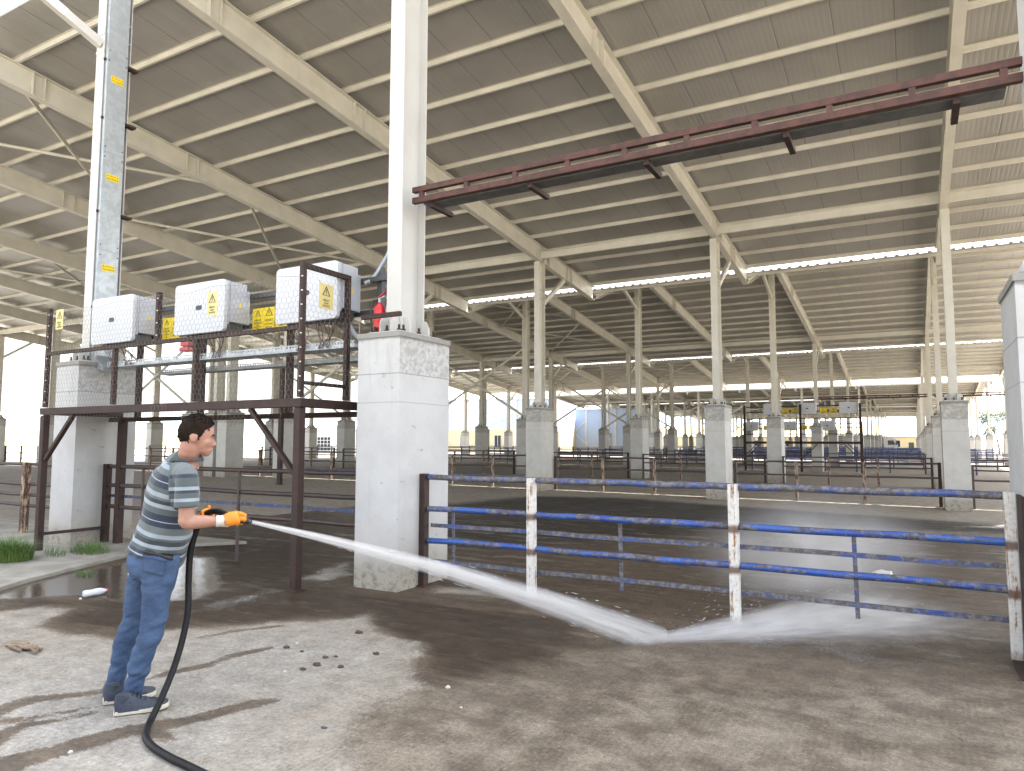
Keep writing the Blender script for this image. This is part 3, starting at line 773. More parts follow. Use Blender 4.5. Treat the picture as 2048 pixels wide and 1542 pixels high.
conduit('conduit', [(-5.66, 6.46, 3.45), (-5.58, 6.55, 3.55), (-5.36, 6.62, 3.95), (-5.22, 6.66, 4.4)], .028, GALVD, 'grey conduit bending up behind the white column')
tr = tray('cable_tray', 0, .95, 0, 0, .25, .07, 'slotted galvanised cable tray rising steeply behind the red extinguisher')
tr.location = (-5.34, 6.42, 2.76); tr.rotation_euler = (0, -math.radians(72), 0)

# ------------------------------------------------------------------ rusty truss with cable tray across the front bay
def make_truss():
    t = empty('cable_truss'); L = 5.967-.24; z = 4.31
    for zz, yy, hh in ((z+.125, 0, .062), (z, 0, .068)):
        part(lambda mb: mb.box2((0, yy-.03, zz-hh/2), (L, yy+.03, zz+hh/2)), 'chord', RUSTR, t, bevel=.004)
    for j in range(10): x = .12+(L-.24)*j/9; part(lambda mb: mb.box2((x-.025, -.025, z+.0345), (x+.025, .025, z+.0935)), 'web_post', RUSTR, t)
    for j in range(5): x = .22+1.27*j; part(lambda mb: mb.box2((x-.025, .031, z-.09), (x+.025, .46, z-.04)), 'bracket', RUST, t)
    mb = MB(); w, h = .2, .07; y0 = .06
    mb.box2((.1, y0, z-.036), (L-.1, y0+w, z-.033))
    for yy in (y0, y0+w-.003):
        n = int((L-.2)/.06); mb.box2((.1, yy, z-.034), (L-.1, yy+.003, z)); mb.box2((.1, yy, z+.025), (L-.1, yy+.003, z+.04))
        for j in range(n): mb.box2((.1+.06*j, yy, z), (.13+.06*j, yy+.003, z+.025))
    mb.build('cable_tray', M_('tray_dark', (.16, .165, .17), (.11, .115, .12), .5, .3), t)
    return t
t0 = make_truss(); t0.location = (ca.x+.12, ca.y-.04, 0); tag(t0, 'long rusty steel truss with cable tray, high across the front bay', 'truss', 'rusty cable trusses')
c3 = columns[(3, 1)].location
t1 = dup(t0, (c3.x+.12, c3.y-.04, c3.z+.05), label='thin brown truss far back, right of the distant inverters', cat='truss', group='rusty cable trusses')
t2 = dup(t0, (c3.x+S+.12, c3.y-.04, c3.z+.05), label='thin brown truss far back, right of the right-hand column line', cat='truss', group='rusty cable trusses')

# ------------------------------------------------------------------ distant inverter racks
def far_rack(y, z, xs, xl, xr, leg, lab):
    r = empty('distant_rack', (0, y, 0), label=lab, cat='platform', group='inverter platforms')
    for x in (xl, (xl+xr)/2, xr): part(lambda mb: mb.box2((x-.06, -.06, gz(x, y)-.02), (x+.06, .06, z+.25)), 'leg', RUST, r)
    part(lambda mb: mb.box2((xl, -.06, 1.52), (xr, .06, 1.66)), 'deck_beam', RUST, r)
    def f(mb):
        for a in (-.16, .16): mb.box2((xl, .5, z+a-.03), (xr, .56, z+a+.03))
        mb.box2((xl, -.03, z-.62), (xr, .03, z-.57))
    part(f, 'rail', RUST, r)
    for x, s in ((xl+.1, 1), (xr-.1, -1), ((xl+xr)/2+.1, 1)): part(lambda mb: mb.beam((x, 0, .7), (x+s*.8, 0, 1.5), .05, .05, (0, 1, 0)), 'diagonal_strut', RUST, r)
    for j, x in enumerate(xs):
        o = dup(inv, (x, y+.15, z)); tag(o, f'distant white inverter, {["first","second","third","fourth"][j]} from the left on the {leg} rack', 'inverter', 'distant inverters')
    for j in range(len(xs)-1):
        xm = (xs[j]+xs[j+1])/2
        for a in (-.27, .27):
            e = empty('warning_sign', (xm+a, y+.45, z-.12), label=f'distant yellow sign, {["left","right"][a>0]} of the pair after inverter {["one","two","three"][j]} of the {leg} rack', cat='warning sign', group='distant yellow signs')
            mb = MB(); mb.box((0, 0, 0), (.42, .004, .34)); mb.build('plate', YELL, e); mb = MB(); tri_sign(mb, 0, .06, .13, -.003); mb.box((0, -.003, -.09), (.22, .001, .03)); mb.box((0, -.003, -.135), (.26, .001, .02)); mb.build('hazard_symbol', BLACK, e)
a_ = AY(1697, 815, 45.5); b_ = AY(1543, 819, 45.5)
xs = [b_.x, b_.x+(a_.x-b_.x)*.47, a_.x]
far_rack(45.5, a_.z, xs, b_.x-1.6, a_.x+.6, 'nearer far', 'brown rack with three white inverters and yellow signs far back')
a_ = AY(1654, 851, 54.5); b_ = AY(1502, 852, 54.5)
far_rack(54.5, a_.z, [b_.x, (a_.x+b_.x)/2, a_.x], b_.x-.5, a_.x+2.2, 'rear far', 'brown rack with lower row of white inverters behind the first far rack')
# ------------------------------------------------------------------ yard floor: one sheet, fine near the camera, out to the horizon
def axis(segs):
    out = []
    for a, b, st in segs:
        n = max(1, int(round((b-a)/st))); out += [a+(b-a)*i/n for i in range(n)]
    return out
gx = [-4000, -2000, -1000, -600, -300, -200, -140, -100, -80, -65]+axis([(-55, -20, 1.2), (-20, -11.5, .3), (-11.5, 1.6, .065), (1.6, 8, .4), (8, 40, 2)])+[40, 60, 90, 140, 250, 500, 1000, 2000, 4000]
gy = [-500, -120, -40, -15, -6]+axis([(-3, 1.6, .4), (1.6, 9.5, .06), (9.5, 26, .13), (26, 60, .8), (60, 112, 2), (112, 192, 4)])+[192, 200, 220, 300, 500, 900, 1600, 3000, 5000]
gx, gy = np.array(gx, float), np.array(gy, float)
GX, GY = np.meshgrid(gx, gy); gxs, gys = GX.ravel(), GY.ravel()
def sd_poly(pts):                                          # signed distance, positive inside
    px = [p[0] for p in pts]; py = [p[1] for p in pts]; d = np.full(gxs.shape, 1e9); ins = np.zeros(gxs.shape, bool)
    for i in range(len(pts)):
        j = (i+1) % len(pts); ax, ay, bx, by = px[i], py[i], px[j], py[j]
        t = np.clip(((gxs-ax)*(bx-ax)+(gys-ay)*(by-ay))/((bx-ax)**2+(by-ay)**2+1e-9), 0, 1)
        d = np.minimum(d, np.hypot(gxs-ax-t*(bx-ax), gys-ay-t*(by-ay)))
        c = ((ay > gys) != (by > gys)) & (gxs < (bx-ax)*(gys-ay)/(by-ay+1e-12)+ax); ins ^= c
    return np.where(ins, d, -d)
def sd_line(pts):                                          # distance to a polyline with radius per point
    best = np.full(gxs.shape, -1e9)
    for (a, ra), (b, rb) in zip(pts, pts[1:]):
        t = np.clip(((gxs-a[0])*(b[0]-a[0])+(gys-a[1])*(b[1]-a[1]))/((b[0]-a[0])**2+(b[1]-a[1])**2+1e-9), 0, 1)
        best = np.maximum(best, ra+(rb-ra)*t-np.hypot(gxs-a[0]-t*(b[0]-a[0]), gys-a[1]-t*(b[1]-a[1])))
    return best
def soft(d, w): return np.clip(d/w*.5+.5, 0, 1)
q = lambda *uv: [tuple(G(u, v)[:2]) for u, v in uv]
dry = sd_poly(q((-700, 1242), (0, 1222), (90, 1212), (147, 1217), (100, 1240), (82, 1254), (143, 1268), (236, 1278), (300, 1268), (342, 1258), (444, 1254), (547, 1244), (650, 1240), (705, 1236), (738, 1226), (752, 1262), (800, 1278), (839, 1283), (856, 1298), (828, 1328), (825, 1352), (853, 1378), (771, 1408), (713, 1440), (702, 1480), (713, 1560), (650, 1700), (-700, 1900)))
drypad = sd_poly(q((-700, 1240), (0, 1178), (60, 1160), (205, 1124), (330, 1094), (262, 1080), (-300, 1085)))
damp = np.maximum(soft(sd_poly(q((713, 1600), (705, 1470), (780, 1420), (1000, 1395), (1250, 1400), (1500, 1440), (1800, 1400), (2300, 1430), (2300, 1900), (713, 1900))), .5)*.85, 0)
rightlight = soft(sd_poly(q((1120, 1330), (1300, 1300), (1420, 1345), (1200, 1420), (1080, 1440))), .5)*.4
wet = 1-np.maximum(soft(dry, .22), soft(drypad, .1))
inner = np.clip((16.5-gys)/3.0, 0, 1)                      # the pens beyond stay dry
leftpen = np.clip((-11.6-gxs)/.6, 0, 1)
wet = wet*inner*(1-leftpen*np.clip((gys-6.4)/.4, 0, 1))*(1-.15*damp)*(1-.25*rightlight)
ap = soft(sd_poly(q((860, 1168), (960, 1172), (1060, 1205), (900, 1192), (840, 1190))), .25)*.7
wet = wet*(1-ap)
mud = soft(sd_poly(q((60, 1200), (300, 1200), (560, 1160), (700, 1180), (860, 1195), (1000, 1215), (1180, 1255), (1100, 1330), (880, 1370), (820, 1320), (740, 1275), (710, 1232), (420, 1256), (220, 1275), (90, 1250), (150, 1220))), .5)
mud = np.maximum(mud, .8*soft(sd_poly(q((420, 1000), (700, 1000), (700, 1150), (520, 1190), (330, 1190), (330, 1110))), .8))
mud = np.maximum(mud, .55*soft(sd_poly(q((860, 1060), (1400, 1080), (2048, 1130), (2300, 1180), (2300, 1080), (1900, 1040), (860, 1010))), 1.0))
mud = np.maximum(mud, .5*soft(sd_poly(q((1550, 1290), (1900, 1270), (2000, 1340), (1700, 1370))), .4))
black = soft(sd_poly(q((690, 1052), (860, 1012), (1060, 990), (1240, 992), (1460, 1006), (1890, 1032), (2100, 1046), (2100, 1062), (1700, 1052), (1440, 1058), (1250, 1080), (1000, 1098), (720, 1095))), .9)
pud = soft(sd_poly(q((-200, 1215), (0, 1200), (150, 1192), (260, 1206), (385, 1200), (440, 1180), (430, 1115), (300, 1112), (225, 1132), (120, 1150), (40, 1172), (-200, 1195))), .16)
pud = np.maximum(pud, .72*soft(sd_poly(q((590, 1160), (640, 1135), (705, 1118), (720, 1150), (660, 1168))), .25))
pud = np.maximum(pud, .62*soft(sd_poly(q((330, 1240), (380, 1205), (560, 1170), (600, 1180), (480, 1215))), .3))
pud = np.maximum(pud, .8*soft(sd_poly(q((1500, 1075), (1600, 1040), (1740, 1050), (1760, 1080), (1640, 1092))), .6))
pud = np.maximum(pud, .75*soft(sd_poly(q((1900, 1045), (2048, 1028), (2150, 1040), (2048, 1050))), .5))
pud = np.maximum(pud, .5*soft(sd_poly(q((1050, 1230), (2048, 1240), (2048, 1420), (1500, 1360), (1100, 1330))), 1.0))
def ln(*p): return sd_line([(tuple(G(u, v)[:2]), r) for u, v, r in p])
st = np.full(gxs.shape, -1e9)
for L_ in (((-60, 1440, .10), (60, 1400, .07), (190, 1385, .05), (280, 1366, .03), (340, 1345, .05), (420, 1330, .045), (470, 1310, .06), (548, 1294, .04)),
           ((220, 1470, .05), (300, 1455, .08), (380, 1440, .06), (440, 1424, .07), (490, 1412, .06), (520, 1405, .075), (556, 1401, .03)),
           ((-80, 1560, .16), (80, 1510, .10), (190, 1480, .10), (260, 1460, .08), (300, 1462, .05), (355, 1486, .03)),
           ((-60, 1500, .1), (40, 1452, .05), (120, 1440, .03), (200, 1422, .025)), ((-40, 1450, .05), (90, 1432, .025), (205, 1410, .02)), ((-30, 1420, .05), (60, 1405, .03), (115, 1395, .02)),
           ((400, 1275, .03), (470, 1262, .04), (560, 1252, .03)), ((1300, 1328, .02), (1350, 1330, .035), (1440, 1350, .02))):
    st = np.maximum(st, ln(*L_))
stain = soft(st, .09)
outside = np.clip(np.maximum(np.maximum((-44.5-gxs)/4, (gys-185)/4), np.maximum((-2.6-gys)/1.0, (gxs-22)/3)), 0, 1)
gzs = np.array([gz(x, y) for x, y in zip(gxs, gys)])
nx, ny = len(gx), len(gy)
idx = np.arange(nx*ny).reshape(ny, nx)
fc = np.stack([idx[:-1, :-1].ravel(), idx[:-1, 1:].ravel(), idx[1:, 1:].ravel(), idx[1:, :-1].ravel()], 1)
me = bpy.data.meshes.new('ground'); me.from_pydata(np.stack([gxs, gys, gzs], 1).tolist(), [], fc.tolist())
me.polygons.foreach_set('use_smooth', [True]*len(me.polygons))
for nm, arr in (('damp', np.clip(damp+.8*rightlight+.62*np.clip((gxs+4.0)/1.5,0,1)*np.clip((7.5-gys)/2.0,0,1), 0, 1)), ('dirt', soft(.55-dry, 1.1)), ('wet', wet), ('mud', mud*np.clip(wet*1.3, 0, 1)), ('black', black), ('puddle', pud*(1-drypad.clip(0, .05)/.05)), ('stain', stain*soft(dry, .1)), ('outside', outside)):
    a = me.attributes.new(nm, 'FLOAT', 'POINT'); a.data.foreach_set('value', arr.astype(np.float32))
def mat_ground():
    k = N('yard_concrete')
    nL = k.noise(.55, 5, .6); nM = k.noise(3.2, 6, .65); nF = k.noise(30, 6, .75); nS = k.noise(75, 4, .7)
    strk = k.noise(1.1, 6, .65, stretch=(.45, 3.2, 1)); strf = k.noise(4, 6, .7, stretch=(.5, 4, 1))
    vor = k.n('TexVoronoi'); k.l(k.obj, vor.inputs['Vector']); vor.inputs['Scale'].default_value = 42
    c = k.mix(k.step(nL, .35, .65), (.335, .318, .288), (.28, .264, .236))
    c = k.mix(k.math('MULTIPLY', k.step(nM, .45, .72), .55), c, (.27, .25, .215))
    c = k.mix(k.math('MULTIPLY', k.step(nF, .42, .70), .40), c, (.26, .245, .22))
    c = k.mix(k.math('MULTIPLY', k.step(nF, .50, .30), .30), c, (.55, .54, .51))
    c = k.mix(k.math('MULTIPLY', k.step(nS, .56, .66), .6), c, (.15, .155, .13))
    c = k.mix(k.math('MULTIPLY', k.step(vor.outputs['Distance'], .13, .06), .6), c, (.60, .58, .54))
    edge = k.math('MULTIPLY', k.math('SUBTRACT', nM, .5), .55); edf = k.math('MULTIPLY', k.math('SUBTRACT', nF, .5), .5); edS = k.math('MULTIPLY', k.math('SUBTRACT', nS, .5), .35)
    e3 = k.math('ADD', k.math('ADD', edge, edf), edS)
    wet = k.step(k.math('ADD', k.attr('wet'), e3), .30, .62)
    stain = k.step(k.math('ADD', k.attr('stain'), k.math('MULTIPLY', e3, 1.1)), .42, .60)
    w = k.math('MAXIMUM', wet, k.math('MULTIPLY', stain, .9))
    wc = k.mix(k.step(strk, .35, .68), (.112, .082, .056), (.064, .046, .031))
    wc = k.mix(k.math('MULTIPLY', k.step(nF, .52, .32), .55), wc, (.145, .122, .098))
    wc = k.mix(k.math('MULTIPLY', k.step(nS, .58, .70), .5), wc, (.035, .028, .022))
    dmp = k.math('MULTIPLY', k.step(k.math('ADD', k.attr('damp'), k.math('ADD', k.math('MULTIPLY', k.math('SUBTRACT', nL, .5), .9), k.math('MULTIPLY', k.math('SUBTRACT', nM, .5), .5))), .2, .85), k.attr('damp'))
    dc = k.mix(k.step(k.math('ADD', nM, k.math('MULTIPLY', k.math('SUBTRACT', nL, .5), .8)), .36, .62), (.25, .215, .168), (.135, .110, .082)); dc = k.mix(k.math('MULTIPLY', k.step(strk, .55, .72), .6), dc, (.085, .066, .048)); dc = k.mix(k.math('MULTIPLY', k.step(nS, .52, .62), .65), dc, (.07, .06, .045)); dc = k.mix(k.math('MULTIPLY', k.step(nF, .46, .32), .6), dc, (.40, .29, .24))
    wc = k.mix(k.math('MULTIPLY', dmp, .9), wc, dc)
    c = k.mix(k.math('MULTIPLY', k.step(k.math('ADD', k.attr('dirt'), k.math('MULTIPLY', k.math('SUBTRACT', nM, .5), .9)), .15, .9), .6), c, (.255, .215, .165))
    c = k.mix(k.math('MULTIPLY', w, .94), c, wc)
    mud = k.step(k.math('ADD', k.attr('mud'), k.math('MULTIPLY', k.math('SUBTRACT', strk, .5), 1.1)), .30, .80)
    mc = k.mix(k.step(strf, .38, .66), (.036, .025, .017), (.056, .040, .029))
    mc = k.mix(k.math('MULTIPLY', k.step(nS, .62, .74), .45), mc, (.13, .105, .08))
    c = k.mix(k.math('MULTIPLY', mud, .88), c, mc)
    brm = k.n('TexWave', bands_direction='X'); k.l(k.obj, brm.inputs['Vector']); brm.inputs['Scale'].default_value = 9; brm.inputs['Distortion'].default_value = 3.5; brm.inputs['Detail'].default_value = 3; brm.inputs['Detail Scale'].default_value = 1.2
    c = k.mix(k.math('MULTIPLY', k.math('MULTIPLY', k.step(brm.outputs['Fac'], .45, .9), k.math('MULTIPLY', k.step(nM, .38, .6), k.attr('damp'))), .16), c, (.06, .05, .04))
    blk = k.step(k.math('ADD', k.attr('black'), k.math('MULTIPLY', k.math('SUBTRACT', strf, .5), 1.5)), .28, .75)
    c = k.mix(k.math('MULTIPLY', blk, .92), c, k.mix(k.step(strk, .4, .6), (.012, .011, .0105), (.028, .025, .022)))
    # pens beyond: trampled streaky floor
    x, y, z = k.xyz()
    pen = k.math('MULTIPLY', k.step(y, 8, 13), k.math('SUBTRACT', 1, k.attr('outside')))
    c = k.mix(k.math('MULTIPLY', pen, k.math('MULTIPLY', k.step(strf, .45, .65), .35)), c, (.19, .172, .15))
    near = k.math('MULTIPLY', k.step(y, 6.2, 7.6), k.step(y, 18, 14)); near = k.math('MULTIPLY', near, k.step(x, -11.5, -9.5))
    c = k.mix(k.math('MULTIPLY', near, k.math('MULTIPLY', k.step(strf, .40, .58), .6)), c, (.045, .034, .025))
    c = k.mix(k.math('MULTIPLY', near, k.math('MULTIPLY', k.step(strk, .56, .70), .4)), c, (.17, .14, .108))  # paler streaks: glints of the wet floor put into the colour
    # bare earth and dry grass outside
    c = k.mix(k.attr('outside'), c, k.mix(k.step(nL, .3, .7), (.39, .37, .325), (.32, .30, .255)))
    gr = k.n('MapRange'); k.l(k.noise(34, 9, .88), gr.inputs[0]); gr.inputs[1].default_value = .30; gr.inputs[2].default_value = .70; gr.inputs[3].default_value = .48; gr.inputs[4].default_value = 1.55
    gm = k.n('MapRange'); k.l(k.noise(5.5, 6, .7), gm.inputs[0]); gm.inputs[1].default_value = .32; gm.inputs[2].default_value = .68; gm.inputs[3].default_value = .74; gm.inputs[4].default_value = 1.24
    vm = k.n('VectorMath', operation='SCALE'); k.l(c, vm.inputs[0]); k.l(k.math('MULTIPLY', gr.outputs[0], gm.outputs[0]), vm.inputs['Scale']); c = vm.outputs[0]
    pd = k.step(k.math('ADD', k.attr('puddle'), k.math('ADD', k.math('MULTIPLY', k.math('SUBTRACT', nM, .5), .8), k.math('MULTIPLY', k.math('SUBTRACT', nF, .5), .55))), .34, .70)
    c = k.mix(k.math('MULTIPLY', pd, .6), c, (.05, .042, .034))
    slick = k.math('MULTIPLY', w, k.step(k.math('ADD', strk, k.math('MULTIPLY', k.math('SUBTRACT', nM, .5), .6)), .52, .68)); r = k.math('MULTIPLY_ADD', slick, -.26, k.math('MULTIPLY_ADD', w, -.28, .88)); r = k.math('MULTIPLY_ADD', k.math('MULTIPLY', blk, k.step(strf, .4, .6)), -.12, r)
    r = k.n('Mix', data_type='FLOAT').outputs[0] if False else k.math('MULTIPLY', r, k.math('MULTIPLY_ADD', pd, -.86, 1.0))
    h = k.math('ADD', k.math('MULTIPLY', nF, .6), k.math('MULTIPLY', nS, .5))
    rip = k.math('MULTIPLY', k.noise(7, 2, .5), .22); h0 = k.math('ADD', h, k.math('MULTIPLY', strf, .5)); h = k.math('ADD', k.math('MULTIPLY', h0, k.math('MULTIPLY_ADD', pd, -.93, 1.0)), k.math('MULTIPLY', rip, pd))
    k.bump(h, .8, .014)
    k.set(Base_Color=c, Roughness=r); k.p.inputs['Specular IOR Level'].default_value = .5; k.put(k.p.inputs['Specular IOR Level'], k.math('MULTIPLY_ADD', pd, .30, k.math('MULTIPLY_ADD', w, -.06, .18)))
    return k.m
me.materials.append(mat_ground()); tag(link('ground', me), kind='structure')
# low pad with a kerb edge under the left pier
mb = MB(); pp = q((-260, 1236), (0, 1182), (60, 1164), (205, 1127), (330, 1097)); pp = [(a, b, 0) for a, b in pp]+[(-8.9, 7.6, 0), (-17, 7.6, 0)]
zt = .045
mb.prism([(a, b, gz(a, b)-.05) for a, b, _ in pp], (0, 0, .05+zt))
PADM = M_('pad_concrete', (.36, .34, .30), (.25, .23, .19), .8, scale=2.5, detail=8, bump=.5, bscale=40)
tag(mb.build('kerb_pad', PADM, bevel=.012), kind='structure')

# ------------------------------------------------------------------ small things on the floor
def clod(u, v, s, lab, mat=DUNG, name='dung_clod', cat='clod', grp='clods on the dry concrete', flat=.45):
    s *= .55; c = G(u, v); mb = MB(); mb.ell((0, 0, s*flat*.5), (s, s*.75, s*flat), n=14, m=9)
    sd = u*.37
    mb.v = [tuple(V(p)*(1+.45*noise.noise(V(p)*(2.2/s)+V((sd, 0, 0))))) for p in mb.v]
    o = mb.build(name, mat, loc=(c.x, c.y, gz(c.x, c.y))); tag(o, lab, cat, grp)
for u, v, s, lab in ((573, 1296, .05, 'brown clod at the end of the upper wet trail'), (604, 1304, .03, 'small brown clod right of the clod at the trail end'), (650, 1316, .04, 'brown clod, left of two close ones'),
                     (672, 1314, .03, 'small brown clod, right of two close ones'), (634, 1331, .055, 'flat brown clod left of the lone round one'), (681, 1335, .045, 'lone round dark clod at the right of the clods'), (606, 1340, .04, 'lowest brown clod of the cluster'),
                     (752, 1309, .045, 'brown clod near the edge of the wet floor'), (718, 1266, .06, 'crumbled clod right at the wet edge near the white pier')):
    clod(u, v, s, lab)
clod(648, 1456, .035, 'flat dark stone chip low on the dry concrete', DARKG, 'stone_chip', 'stone', 'stones on the dry concrete', .2)
for u, v, s, lab in ((141, 1506, .025, 'white pebble at the lower left trail'), (161, 1199, .03, 'pale pebble left of the plastic bottle'), (570, 1344, .022, 'white pebble under the row of clods'), (594, 1288, .022, 'white pebble above the clods'), (896, 1376, .03, 'pale chip on the damp floor'), (922, 1416, .016, 'tiny white pebble on the damp floor')):
    clod(u, v, s, lab, M_('pebble', (.62, .60, .56)), 'pebble', 'pebble', 'pebbles on the floor', .6)
mb = MB(); c = G(1770, 1151)
mb.ell((0, 0, .035), (.11, .07, .045), n=16, m=10); mb.v = [tuple(V(p)*(1+.7*noise.noise(V(p)*16))) for p in mb.v]
tag(mb.build('plastic_bag', M_('bag_white', (.62, .62, .60), rough=.4), loc=(c.x, c.y, gz(c.x, c.y))), 'crumpled white plastic bag behind the blue fence', 'bag')
mb = MB(); c = G(35, 1296); rnd = random.Random(5)
for j in range(7):
    a = V((rnd.uniform(-.2, .2), rnd.uniform(-.04, .04), .012)); mb.tube([a, a+V((rnd.uniform(.05, .14), rnd.uniform(-.02, .03), rnd.uniform(0, .02))), a+V((rnd.uniform(.16, .25), rnd.uniform(-.03, .05), .006))], .012, 6)
tag(mb.build('broken_stick', M_('dry_wood', (.30, .23, .16), (.18, .13, .09), .8, bump=.3), loc=(c.x, c.y, gz(c.x, c.y))), 'bundle of broken dry sticks at the left edge of the dry floor', 'sticks')
# bottle
c = G(166, 1196); e = G(215, 1187); ax = (e-c).normalized(); L_ = (e-c).length
bt = empty('plastic_bottle', (c.x, c.y, gz(c.x, c.y)+.036), label='crushed clear plastic bottle with red cap lying by the puddle', cat='bottle')
mb = MB(); mb.lathe((0, 0, 0), [(.02, 0), (.034, .008), (.035, L_*.2), (.032, L_*.25), (.035, L_*.3), (.032, L_*.38), (.035, L_*.45), (.034, L_*.72), (.022, L_*.86), (.013, L_*.92), (.013, L_*.94)], 18, ax); mb.build('bottle_body', PLASTIC, bt)
mb = MB(); mb.lathe((0, 0, 0), [(.0355, L_*.46), (.036, L_*.47), (.036, L_*.66), (.0355, L_*.67)], 18, ax); mb.build('wrapper', M_('wrapper_white', (.55, .6, .66), (.75, .76, .78), .4, scale=40), bt)
mb = MB(); mb.lathe((0, 0, 0), [(.016, L_*.94), (.017, L_*.945), (.017, L_), (.015, L_*1.005)], 14, ax); mb.build('cap', RED, bt)
# grass tufts
def tuft(u, v, n, rad, h, lab, dry=.15, zo=.045):
    c = G(u, v, zo); mb = MB(); rnd = random.Random(int(u))
    for j in range(n):
        a = rnd.uniform(0, 6.283); rr = rad*math.sqrt(rnd.random()); b = V((rr*math.cos(a)*1.5, rr*math.sin(a), 0)); hh = h*rnd.uniform(.45, 1.05)*(1-.4*rr/rad)
        d = V((math.cos(a)+rnd.uniform(-.9, .9), math.sin(a)+rnd.uniform(-.9, .9), 0))*hh*rnd.uniform(.2, .95); w = rnd.uniform(.0018, .0042)
        sd = V((-d.y, d.x, 0)); sd = sd.normalized()*w if sd.length > 1e-5 else V((w, 0, 0))
        p1, p2 = b+d*.35+V((0, 0, hh*.65)), b+d+V((0, 0, hh*rnd.uniform(.75, 1)))
        mb.add([b-sd, b+sd, p1+sd*.8, p1-sd*.8, p2], [(0, 1, 2, 3), (3, 2, 4)])
    o = mb.build('grass_tuft', GRASSM, loc=(c.x, c.y, gz(c.x, c.y)+zo)); tag(o, lab, 'grass', 'grass tufts by the kerb', kind='thing')
tuft(14, 1120, 1500, .24, .40, 'thick green grass tuft at the left edge on the kerb')
tuft(180, 1106, 330, .20, .24, 'sparse low grass tuft in front of the left pier')
tuft(108, 1112, 60, .12, .22, 'thin dry stalks between the two grass tufts')
tuft(168, 1150, 70, .07, .08, 'tiny weed standing in the puddle', zo=0)

# ------------------------------------------------------------------ beyond the sheds
fld = MB(); n = 24
vs = []; xs_ = [-900+i*60 for i in range(15)]
for j in range(8):
    y = -300+j*160
    for x in xs_: vs.append((x-140, y, -.3+max(0, (-x-40))*.011*(1+.15*math.sin(x*.01+y*.008))))
fld.add(vs, [(j*15+i, j*15+i+1, (j+1)*15+i+1, (j+1)*15+i) for j in range(7) for i in range(14)], True)
tag(fld.build('field', M_('dry_field', (.42, .44, .16), (.52, .46, .24), .9, scale=.02, detail=8)), kind='structure')
hl = MB(); vs = []; m = 60
for i in range(m+1):
    a = math.radians(20+150*i/m); d = 3600
    hgt = 120+70*noise.noise((i*.13, 2, 0))+30*noise.noise((i*.5, 7, 0))
    for r_, h_ in ((d-900, -20), (d-300, hgt*.55), (d, hgt), (d+700, -20)): vs.append((math.cos(a)*r_, math.sin(a)*r_, h_))
hl.add(vs, [(i*4+j, (i+1)*4+j, (i+1)*4+j+1, i*4+j+1) for i in range(m) for j in range(3)], True)
tag(hl.build('hills', M_('hazy_hills', (.42, .52, .58), (.38, .48, .55), .9, scale=.002)), kind='structure')  # distance haze is put into the pale blue colour of the hills
def wall_box(r, name, a, b, mat): mb = MB(); mb.box2(a, b); return mb.build(name, mat, r)
def window(r, x, y, z, w, h, mat, nx_=2, nz_=1, face=-1):
    mb = MB(); t = .06
    mb.box2((x-w/2, y-.05, z-h/2), (x-w/2+t, y+.02, z+h/2)); mb.box2((x+w/2-t, y-.05, z-h/2), (x+w/2, y+.02, z+h/2))
    mb.box2((x-w/2+t, y-.05, z-h/2), (x+w/2-t, y+.02, z-h/2+t)); mb.box2((x-w/2+t, y-.05, z+h/2-t), (x+w/2-t, y+.02, z+h/2))
    for i in range(1, nx_): xx = x-w/2+w*i/nx_; mb.box2((xx-t/2, y-.045, z-h/2+t), (xx+t/2, y+.02, z+h/2-t))
    for i in range(1, nz_): zz = z-h/2+h*i/nz_; mb.box2((x-w/2+t, y-.04, zz-t/2), (x+w/2-t, y+.02, zz+t/2))
    o = mb.build('window', INVW, r); mb = MB(); mb.box2((x-w/2+.01, y+.0, z-h/2+.01), (x+w/2-.01, y+.012, z+h/2-.01)); mb.build('pane', mat, o)
GLASSD = M_('window_dark', (.03, .035, .045), rough=.12)
CREAMWALL = M_('cream_render', (.72, .62, .40), (.66, .56, .36), .8, scale=.6)
YROOF = M_('yellow_roof', (.70, .60, .30), (.62, .53, .28), .6, scale=.8)
BLUEW2 = M_('blue_cladding', (.52, .61, .76), (.46, .55, .71), .5, scale=1.5, stretch=(8, 8, .2))
WHITEW = M_('white_render', (.72, .71, .68), (.64, .63, .60), .7, scale=.8)
zg = gz(0, 110)
def yellow_building():
    c = P(1800, 893, 168); r = empty('farm_building', (c.x, c.y, -.3), label='long low yellow building with pale yellow roof behind the truck', cat='building')
    xa, xb = -60, 7
    wall_box(r, 'wall', (xa, 0, -.2), (xb, 9, 3.5), CREAMWALL)
    mb = MB(); mb.prism([(xa-.5, -.8, 3.5), (xa-.5, 4.5, 6.6), (xa-.5, 9.8, 3.5)], (xb-xa+1, 0, 0)); mb.build('roof', YROOF, r)
    mb = MB(); mb.box2((xa-.5, -.86, 3.36), (xb+.5, -.81, 3.54)); mb.build('gutter', DARKG, r)
    for x in (-1.2, -9, -17, -25, -33, -41): window(r, x, -.02, 1.8, 2.6, 1.6, GLASSD, 3)
    wall_box(r, 'door', (1.8, -.05, -.2), (2.9, .01, 2.1), DARKG)
yellow_building()
